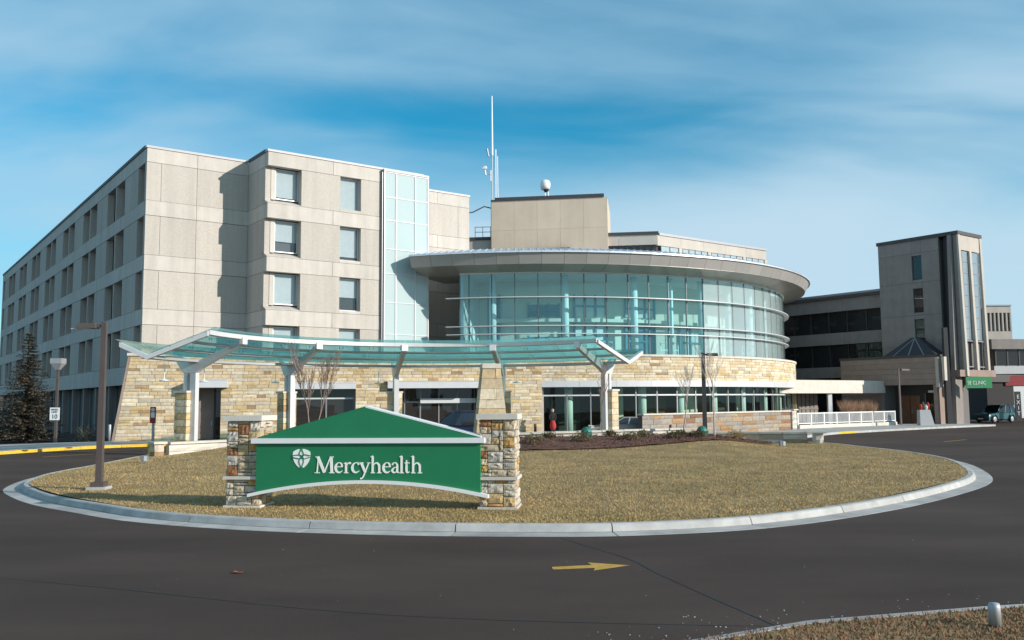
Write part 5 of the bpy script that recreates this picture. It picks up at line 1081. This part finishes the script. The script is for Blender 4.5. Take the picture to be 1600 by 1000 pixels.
lamp_post('black lamp post standing in the mulch bed', 9.5, 44.3, gz(9.5, 44.3), 4.15, 1, R(0), 'black', .085, headsz=(.55, .3, .12), base=False)
lamp_post('small lamp post on the pavement before the clinic', 32.6, 75.2, .14, 4.8, 1, R(10), 'bronze', .06, headsz=(.75, .35, .22), base=False)
lamp_post('very tall black pole in front of the shaded tower', 38.6, 79.2, .1, 8.6, 0, 0, 'black', .2, base=False)
sl = lamp_post('lamp post carrying the speed limit sign on the left pavement', -26.75, 52.4, .14, 4.5, 0, 0, 'bronze', .065, base=False)
b = MB().hexa([(-.1, -.1, 4.35), (.1, -.1, 4.35), (.1, .1, 4.35), (-.1, .1, 4.35)], [(-.33, -.3, 4.72), (.33, -.3, 4.72), (.33, .3, 4.72), (-.33, .3, 4.72)]); b.build('lamp_head', 'galv', sl, world=False); MB().box(-.33, .33, -.3, .3, 4.721, 5.02).build('lamp_cover', 'galv', sl, world=False)
ss = thing('speed_limit_sign', 'white speed limit ten sign on the left lamp post', 'sign', (-26.75, 52.3, 1.6))
MB().box(-27.07, -26.5, 52.28, 52.3, 1.55, 2.28).build('plate', 'white', ss)
for tx, sz, z in (('SPEED', .15, 2.11), ('LIMIT', .15, 1.97), ('10', .36, 1.64)): text(tx, sz, Matrix.Translation((-26.785, 52.27, z)) @ FRONT, 'black', 'lettering', ss, .004, 'CENTER')
# portable crossing sign
ps = thing('crossing_sign', 'small dark red sign on a yellow weighted base by the low wall', 'sign', (-17.0, 41.3, 0))
b = MB().lathe([(.2, 0), (.22, .05), (.2, .3), (.1, .42), (0, .43)], 14, (-17.35, 43.2)); b.smooth = True; b.build('base', 'yellow', ps); MB().box(-17.40, -17.30, 43.15, 43.25, .42, 1.6).build('post', 'galv', ps)
MB().box(-17.49, -17.21, 43.12, 43.14, 1.52, 2.3).build('plate', 'red', ps); MB().box(-17.44, -17.26, 43.105, 43.118, 1.78, 2.04).build('white_field', 'white', ps); MB().lathe([(.09, -.006), (.09, .006)], 14).build('disc', 'frame_white', ps).matrix_basis = Matrix.Translation((-17.35, 43.112, 2.16)) @ FRONT
for i, (x, y, h, lb) in enumerate(((-25.3, 56.2, 1.2, 'steel bollard at the left corner of the stone wall'), (1.55, 61.9, .9, 'dark bollard by the rotunda window jamb'), (9.6, 54.5, .95, 'dark bollard before the screen wall'))):
    bo = thing('bollard', lb, 'bollard', (x, y, 0), 0, 'bollards'); b = MB().lathe([(.09, .02), (.09, h-.06), (.06, h)], 12, (x, y)); b.smooth = True; b.build('post', 'galv' if i == 0 else 'frame_dark', bo); MB().lathe([(.11, .02), (.11, .08)], 12, (x, y)).build('collar', 'galv', bo)
for x, y, lb in ((-14.2, 34.6, 'small grey ground light box in the left grass'), (12.9, 43.0, 'small dark ground light box by the seat wall')):
    t = thing('ground_light', lb, 'light', (x, y, gz(x, y)), 0, 'ground light boxes'); z = gz(x, y); MB().box(x-.12, x+.12, y-.1, y+.1, z-.05, z+.26).build('box', 'frame_grey', t); MB().box(x+.02, x+.13, y-.115, y-.1, z+.05, z+.24).build('lens', 'frame_white', t)
for x, y, lb in ((3.5, 42.7, 'green domed cover in the middle of the mulch bed'), (9.1, 43.1, 'green domed cover at the foot of the black lamp post')):
    t = thing('utility_cover', lb, 'utility cover', (x, y, mz(x, y)), 0, 'green utility covers'); z = mz(x, y)
    b = MB().lathe([(.25, z-.05), (.27, z+.1), (.25, z+.32), (.17, z+.45), (.07, z+.5), (0, z+.51)], 16, (x, y)); b.smooth = True; b.build('dome', 'plantgreen', t); MB().box(x+.02, x+.24, y-.28, y-.1, z-.02, z+.27).build('hatch', 'plantgreen', t); MB().lathe([(.31, z-.06), (.31, z+.02)], 16, (x, y)).build('collar', 'black', t)

# ================================================================== vegetation
def bare_tree(name, label, x, y, z, h, nst, spread, mk, grp, seed, r0=.035, depth=4):
    rt = random.Random(seed); t = thing(name, label, 'tree', (x, y, z), 0, grp); tr_ = MB(); crown = MB()
    def grow(p, d, L, r, lev, mb):
        pts = [p]; rad = [r]; q = Vector(p); dd = Vector(d); k = 5
        for i in range(k):
            dd = (dd+Vector((rt.uniform(-.11, .11), rt.uniform(-.11, .11), .05))).normalized(); q = q+dd*L/k; pts.append(tuple(q)); rad.append(max(.005, r*(1-(i+1)/k*.62)))
            if lev < depth and i >= (1 if lev else 2):
                for _ in range(2 if lev < 2 else 1):
                    az = rt.uniform(0, 6.283); s = rt.uniform(.35, .8)*spread; nd = (dd+Vector((math.cos(az)*s, math.sin(az)*s, .12))).normalized()
                    grow(tuple(q), nd, L*rt.uniform(.35, .6), max(.005, rad[-1]*.6), lev+1, crown)
        mb.tube(pts, rad, 6 if lev < 2 else 3, cap=False)
    for s in range(nst):
        az = 6.283*s/nst+rt.uniform(-.4, .4); lean = .035 if nst > 1 else .02
        grow((x+math.cos(az)*.05, y+math.sin(az)*.05, z-.05), Vector((math.cos(az)*lean, math.sin(az)*lean, 1)).normalized(), h*.66, r0, 0, tr_)
    tr_.build('trunk', mk, t); crown.build('crown', mk, t); return t
bare_tree('bare_tree', 'bare multi stemmed young tree before the wide window', -9.4, 42.2, .45, 3.9, 2, .30, 'bark', 'young bare trees', 5, .04)
bare_tree('bare_tree', 'slim bare sapling left of the black lamp post', 8.6, 45.6, gz(8.6, 45.6), 3.6, 1, .4, 'birch', 'young bare trees', 8, .045, 3)
bare_tree('bare_tree', 'slim bare sapling right of the black lamp post', 9.75, 43.6, gz(9.75, 43.6), 4.3, 1, .34, 'birch', 'young bare trees', 11, .05, 3)
bare_tree('bare_tree', 'thin bare sapling beside the last canopy column', 4.5, 47.2, .5, 3.4, 1, .35, 'bark', 'young bare trees', 14, .035, 3)
bare_tree('bare_tree', 'bare tree reaching in at the far right edge', 52.5, 86, 0, 6.5, 1, .8, 'bark', 'young bare trees', 17, .1)
def spruce(label, x, y, h, rad, seed, mk='needle', grp='spruce trees', dens=1.0):
    rt = random.Random(seed); t = thing('spruce_tree', label, 'tree', (x, y, 0), 0, grp)
    MB().tube([(x, y, -.1), (x, y, h*.5), (x, y, h)], [.16*h/7, .1*h/7, .015], 8).build('trunk', 'trunk', t); c = MB(); lv = int(h*5.2)
    for i in range(lv):
        f = i/lv; z = .35+f*(h-.4); rr = rad*(1-f)**.85+.07; nb = int((10+16*(1-f))*dens)
        for k in range(nb):
            az = rt.uniform(0, 6.283); L = rr*rt.uniform(.65, 1.12); dr = rt.uniform(.05, .28)*L; ns = max(3, int(L/.13))
            for s in range(ns):
                u = (s+rt.random())/ns; bx = x+math.cos(az)*L*u; by = y+math.sin(az)*L*u; bz = z-dr*u+.12*L*u*u+rt.uniform(-.04, .04)
                for q in range(3):
                    a2 = az+rt.uniform(-1.2, 1.2); l2 = rt.uniform(.16, .36)*(1.15-.5*u); w2 = rt.uniform(.035, .075); up = rt.uniform(-.08, .12)
                    c.add([(bx-math.sin(a2)*w2, by+math.cos(a2)*w2, bz), (bx+math.sin(a2)*w2, by-math.cos(a2)*w2, bz+.01), (bx+math.cos(a2)*l2, by+math.sin(a2)*l2, bz+up)], [(0, 1, 2)])
    c.build('crown', mk, t); return t
spruce('tall spruce tree standing before the left flank of the hospital wing', -31.9, 58.6, 7.3, 2.4, 3)
spruce('dark broad spruce at the left edge of the picture', -37.5, 62.5, 5.2, 3.0, 6, 'needle_d')
def shrub(name, label, x, y, z, r, h, n, mk, grp, seed, cat='shrub', upright=0.0):
    rt = random.Random(seed); t = thing(name, label, cat, (x, y, z), 0, grp); st_ = MB(); f = MB()
    for k in range(max(6, n//40)):
        az = rt.uniform(0, 6.283); e = rt.uniform(.25, 1.0); q = (x+math.cos(az)*r*e*(1-upright), y+math.sin(az)*r*e*(1-upright), z+h*rt.uniform(.4, .9)); st_.tube([(x, y, z-.03), ((x+q[0])/2, (y+q[1])/2, z+h*.35), q], [.012, .009, .004], 4, cap=False)
    for k in range(n):
        az = rt.uniform(0, 6.283); e = rt.random()**.6; zz_ = rt.random()**.8; rr = r*e*math.sqrt(max(.05, 1-zz_*zz_*.8)); px, py_, pz = x+math.cos(az)*rr, y+math.sin(az)*rr, z+h*zz_*(.75+.25*math.sin(az*3+seed))
        l = rt.uniform(.05, .13); w_ = rt.uniform(.012, .03); a2 = rt.uniform(0, 6.283); up = rt.uniform(.0, .1)
        f.add([(px-math.sin(a2)*w_, py_+math.cos(a2)*w_, pz), (px+math.sin(a2)*w_, py_-math.cos(a2)*w_, pz), (px+math.cos(a2)*l, py_+math.sin(a2)*l, pz+up)], [(0, 1, 2)])
    st_.build('stems', 'bark', t); f.build('foliage', mk, t); return t
SH = [(0.9, 39.0, .62, .42, 'large low juniper at the front left of the mulch bed'), (3.1, 40.0, .6, .46, 'low juniper in front of the middle green cover'), (5.3, 40.6, .62, .4, 'broad low juniper right of the middle green cover'), (1.7, 42.3, .42, .26, 'small juniper near the wall, left of the middle green cover'),
      (4.7, 43.2, .4, .28, 'small juniper just right of the middle green cover'), (6.2, 42.8, .42, .28, 'small juniper half way between the two green covers'), (7.4, 41.4, .42, .3, 'low juniper at the front edge between the green covers'), (8.1, 43.4, .4, .25, 'small juniper left of the black lamp post'), (8.7, 42.2, .5, .32, 'juniper in front of the black lamp post')]
for i, (x, y, r, h, lb) in enumerate(SH): shrub('juniper_shrub', lb, x, y, mz(x, y)+.02, r, h, 650, 'shrub', 'junipers in the mulch bed', 40+i)
shrub('grass_tuft', 'pale straw grass tuft at the right of the mulch bed', 10.8, 43.6, mz(10.8, 43.6), .6, .45, 700, 'blade_a', None, 60, 'grass tuft')
shrub('evergreen_shrub', 'dark evergreen shrub at the foot of the stone wall corner', -27.2, 57.4, .1, .9, 1.1, 900, 'shrub2', None, 61)
shrub('evergreen_shrub', 'low shrub on the left pavement edge below the spruce', -32.5, 55.5, .1, .8, .5, 600, 'shrub2', None, 62)
for i, (x, y) in enumerate(((29.6, 79.2), (31.0, 80.2), (32.4, 81.2))):
    rt = random.Random(70+i); t = thing('ornamental_grass', ('%s clump of dry red brown ornamental grass behind the railing' % ('left', 'middle', 'right')[i]), 'grass clump', (x, y, 0), 0, 'ornamental grasses'); f = MB()
    for k in range(420):
        az = rt.uniform(0, 6.283); s = rt.random()*.75; h = rt.uniform(1.3, 2.5); bx, by = x+math.cos(az)*.2*rt.random(), y+math.sin(az)*.2*rt.random(); w_ = .014
        f.add([(bx-w_, by, 0), (bx+w_, by, 0), (bx+math.cos(az)*s*.5+w_, by+math.sin(az)*s*.5, h*.6), (bx+math.cos(az)*s*.5-w_, by+math.sin(az)*s*.5, h*.6), (bx+math.cos(az)*s*1.2, by+math.sin(az)*s*1.2, h)], [(0, 1, 2, 3), (3, 2, 4)])
    f.build('blades', 'reed', t)

# ================================================================== cars
def car(name, label, cat, loc, rz, paint, L=4.8, W=1.85, H=1.78, suv=True):
    t = thing(name, label, cat, loc, rz); F = lambda b, n_, k_, p_=t: b.build(n_, k_, p_, world=False)   # nose towards +x
    hw = W/2; wb = L*.29; wr = .36 if suv else .33; zb = .30; zh = .98 if suv else .86; zs_ = 1.02 if suv else .9
    # body: side profile lofted across the width
    low = [(-L/2, .5), (-L/2+.04, .34)]
    for cx0 in (-wb, wb): low += [(cx0+wr*1.18*math.cos(a_), wr+wr*1.18*math.sin(a_)*.98) for a_ in np.linspace(math.pi, 0, 9)]
    low += [(L/2-.05, .32), (L/2, .48)]
    top = [(L/2-.02, .72), (L/2-.14, zh-.1), (L*.22, zh+.02), (-L/2+.1 if suv else -L*.3, zs_+.03), (-L/2+.02, .85 if not suv else zs_)]
    prof = [(x_, max(z_, .2)) for x_, z_ in low]+top; n_ = len(prof); b = MB(); secs = [(-hw*.93, .97), (-hw, 1.0), (hw, 1.0), (hw*.93, .97)]
    ys = [-hw*.86, -hw, hw, hw*.86]; sc2 = [.975, 1, 1, .975]
    for y_, s_ in zip(ys, sc2): b.v += [(x_*s_, y_, .6+(z_-.6)*(s_ if z_ > .6 else 1)) for x_, z_ in prof]
    for k in range(3):
        for i in range(n_): b.f.append((k*n_+i, k*n_+(i+1) % n_, (k+1)*n_+(i+1) % n_, (k+1)*n_+i)); b.mi.append(0)
    b.f.append(tuple(range(n_))[::-1]); b.mi.append(0); b.f.append(tuple(3*n_+i for i in range(n_))); b.mi.append(0)
    me = b.mesh('body', paint); bm = bmesh.new(); bm.from_mesh(me); bmesh.ops.triangulate(bm, faces=[f for f in bm.faces if len(f.verts) > 4]); bmesh.ops.recalc_face_normals(bm, faces=bm.faces[:]); bm.to_mesh(me); bm.free()
    body = link('body', me, t, world=False)
    F(MB().box(-L/2+.2, L/2-.2, -hw+.22, hw-.22, .2, .7), 'underbody', 'black')
    # greenhouse
    x0, x1 = (-L/2+.12, L*.20) if suv else (-L*.34, L*.17); rx0, rx1 = (-L/2+.42, L*.02) if suv else (-L*.2, L*.0); wt = hw-.22; zt_ = H
    B4 = [(x0, -hw+.05, zs_), (x1, -hw+.05, zs_), (x1, hw-.05, zs_), (x0, hw-.05, zs_)]; T4 = [(rx0, -wt, zt_-.07), (rx1, -wt, zt_-.07), (rx1, wt, zt_-.07), (rx0, wt, zt_-.07)]
    F(MB().hexa(B4, T4), 'windows', 'carglass')
    F(MB().hexa([(rx0-.06, -wt-.03, zt_-.075), (rx1+.08, -wt-.03, zt_-.075), (rx1+.08, wt+.03, zt_-.075), (rx0-.06, wt+.03, zt_-.075)], [(rx0+.08, -wt+.12, zt_), (rx1-.06, -wt+.12, zt_), (rx1-.06, wt-.12, zt_), (rx0+.08, wt-.12, zt_)]), 'roof', paint)
    for s_ in (-1, 1):
        for u, v in (((x1, rx1), .05), (((x0*.45+x1*.55), (rx0*.45+rx1*.55)), .045), ((x0, rx0), .07)) if not suv else (((x1, rx1), .05), ((x0*.38+x1*.62, rx0*.38+rx1*.62), .045), ((x0*.72+x1*.28, rx0*.72+rx1*.28), .06), ((x0, rx0), .07)):
            b = MB(); yb_, yt_ = s_*(hw-.04), s_*(wt+.012); b.hexa([(u[0]-v, yb_-.02, zs_-.02), (u[0]+v, yb_-.02, zs_-.02), (u[0]+v, yb_+.02, zs_-.02), (u[0]-v, yb_+.02, zs_-.02)], [(u[1]-v, yt_-.02, zt_-.06), (u[1]+v, yt_-.02, zt_-.06), (u[1]+v, yt_+.02, zt_-.06), (u[1]-v, yt_+.02, zt_-.06)]); F(b, 'pillar', paint)
        for cx0 in (-wb, wb):
            b = MB().lathe([(.0, -.1), (wr*.8, -.11), (wr, -.07), (wr, .07), (wr*.8, .11), (0, .1)], 20); me = b.mesh('wheel', 'tyre'); w_ = link('wheel', me, t, world=False, M=Matrix.Translation((cx0, s_*(hw-.13), wr)) @ FRONT)
            b = MB().lathe([(.0, -.125), (wr*.35, -.13), (wr*.66, -.118), (wr*.66, .118), (wr*.35, .13), (0, .125)], 14); link('rim', b.mesh('rim', 'rim'), w_, world=False)
        F(MB().hexa([(L/2-.3, s_*hw*.72-.2, .66), (L/2-.06, s_*hw*.72-.2, .62), (L/2-.1, s_*hw*.72+.2, .62), (L/2-.34, s_*hw*.72+.2, .66)], [(L/2-.3, s_*hw*.72-.2, .80), (L/2-.1, s_*hw*.72-.2, .82), (L/2-.14, s_*hw*.72+.2, .82), (L/2-.34, s_*hw*.72+.2, .80)]), 'headlight', 'headlight')
        F(MB().box(-L/2-.015, -L/2+.1, s_*hw*.75-.13, s_*hw*.75+.13, .72, .95), 'tail_light', 'red')
        F(MB().hexa([(x1-.1, s_*(hw+.1)-.1, zs_+.02), (x1+.05, s_*(hw+.1)-.1, zs_+.02), (x1+.05, s_*(hw+.1)+.08, zs_+.02), (x1-.1, s_*(hw+.1)+.08, zs_+.02)], [(x1-.1, s_*(hw+.1)-.1, zs_+.18), (x1+.02, s_*(hw+.1)-.1, zs_+.18), (x1+.02, s_*(hw+.1)+.08, zs_+.17), (x1-.1, s_*(hw+.1)+.08, zs_+.17)]), 'wing_mirror', paint)
        F(MB().box(-.4, -.2, s_*hw-.01, s_*hw+.025, zs_-.14, zs_-.11), 'door_handle', paint)
        if suv: F(MB().tube([(rx0+.1, s_*(wt-.1), zt_+.04), (rx1-.1, s_*(wt-.1), zt_+.04)], .02, 5), 'roof_rail', 'frame_dark')
    F(MB().box(L/2-.06, L/2+.01, -hw*.45, hw*.45, .5, .72), 'grille', 'frame_dark'); F(MB().box(L/2-.02, L/2+.02, -.26, .26, .36, .48), 'number_plate', 'white')
    return t
car('parked_car', 'dark navy sport utility car under the canopy, nose to the left', 'car', (-3.6, 54.6, 0), R(187), 'navy', 5.0, 1.9, 1.85)
car('parked_car', 'silver saloon car half hidden behind the low wall, nose to the left', 'car', (7.3, 59.6, 0), R(180), 'silver', 4.6, 1.8, 1.36, False)
car('parked_car', 'teal sport utility car parked under the skywalk', 'car', (47.6, 88.3, 0), R(207), 'tealcar', 4.5, 1.8, 1.75)
car('parked_car', 'black car with pale headlights behind the teal car', 'car', (45.3, 92.5, 0), R(262), 'blackcar', 4.6, 1.8, 1.5, False)
car('parked_car', 'light blue car at the far right edge', 'car', (61.5, 100, 0), R(200), 'bluecar', 4.6, 1.8, 1.6, False)

# ================================================================== person by the rotunda window
pe = thing('person', 'person in dark top holding a bright red coat by the rotunda window', 'person', (2.75, 61.6, .15))
me = bpy.data.meshes.new('body'); J = {}
def joint(n_, p, r, par=None): J[n_] = (p, r, par)
joint('pelvis', (0, 0, .92), .13); joint('waist', (0, 0, 1.08), .12, 'pelvis'); joint('chest', (0, -.01, 1.30), .145, 'waist'); joint('neck', (0, 0, 1.46), .055, 'chest'); joint('chin', (0, -.015, 1.53), .07, 'neck'); joint('head', (0, -.01, 1.60), .095, 'chin'); joint('crown', (0, 0, 1.68), .06, 'head')
for s_, nm in ((-1, 'l'), (1, 'r')):
    joint('sh'+nm, (s_*.17, 0, 1.40), .06, 'chest'); joint('el'+nm, (s_*.22, -.05, 1.14), .045, 'sh'+nm); joint('wr'+nm, (s_*.13, -.22, .98), .034, 'el'+nm); joint('ha'+nm, (s_*.07, -.27, .95), .036, 'wr'+nm)
    joint('hip'+nm, (s_*.09, 0, .84), .095, 'pelvis'); joint('kn'+nm, (s_*.1, -.02, .47), .065, 'hip'+nm); joint('an'+nm, (s_*.1, .02, .08), .045, 'kn'+nm); joint('to'+nm, (s_*.11, -.14, .04), .038, 'an'+nm)
names = list(J); me.from_pydata([J[k][0] for k in names], [(names.index(J[k][2]), names.index(k)) for k in names if J[k][2]], [])
body = link('body', me, pe, world=False); me.materials.append(m['darkcloth']); sk = body.modifiers.new('skin', 'SKIN')
for i, k in enumerate(names): me.skin_vertices[0].data[i].radius = (J[k][1], J[k][1])
me.skin_vertices[0].data[0].use_root = True; sub = body.modifiers.new('sub', 'SUBSURF'); sub.levels = 1; sub.render_levels = 2
b = MB().lathe([(.02, 1.50), (.06, 1.52), (.085, 1.58), (.09, 1.64), (.06, 1.71), (0, 1.73)], 12, (0, -.035)); b.smooth = True; b.build('face', 'skin', pe, world=False)
b = MB().lathe([(.07, 1.54), (.105, 1.60), (.105, 1.68), (.07, 1.75), (0, 1.765)], 12, (0, .02)); b.smooth = True; b.build('hair', 'bark', pe, world=False)
b = MB().lathe([(.05, .98), (.14, .92), (.2, .72), (.22, .52), (.16, .36), (.05, .3)], 14, (0, -.26)); b.smooth = True; tag(b.build('coat', 'redcoat', pe, world=False), 'bright red coat held in front')
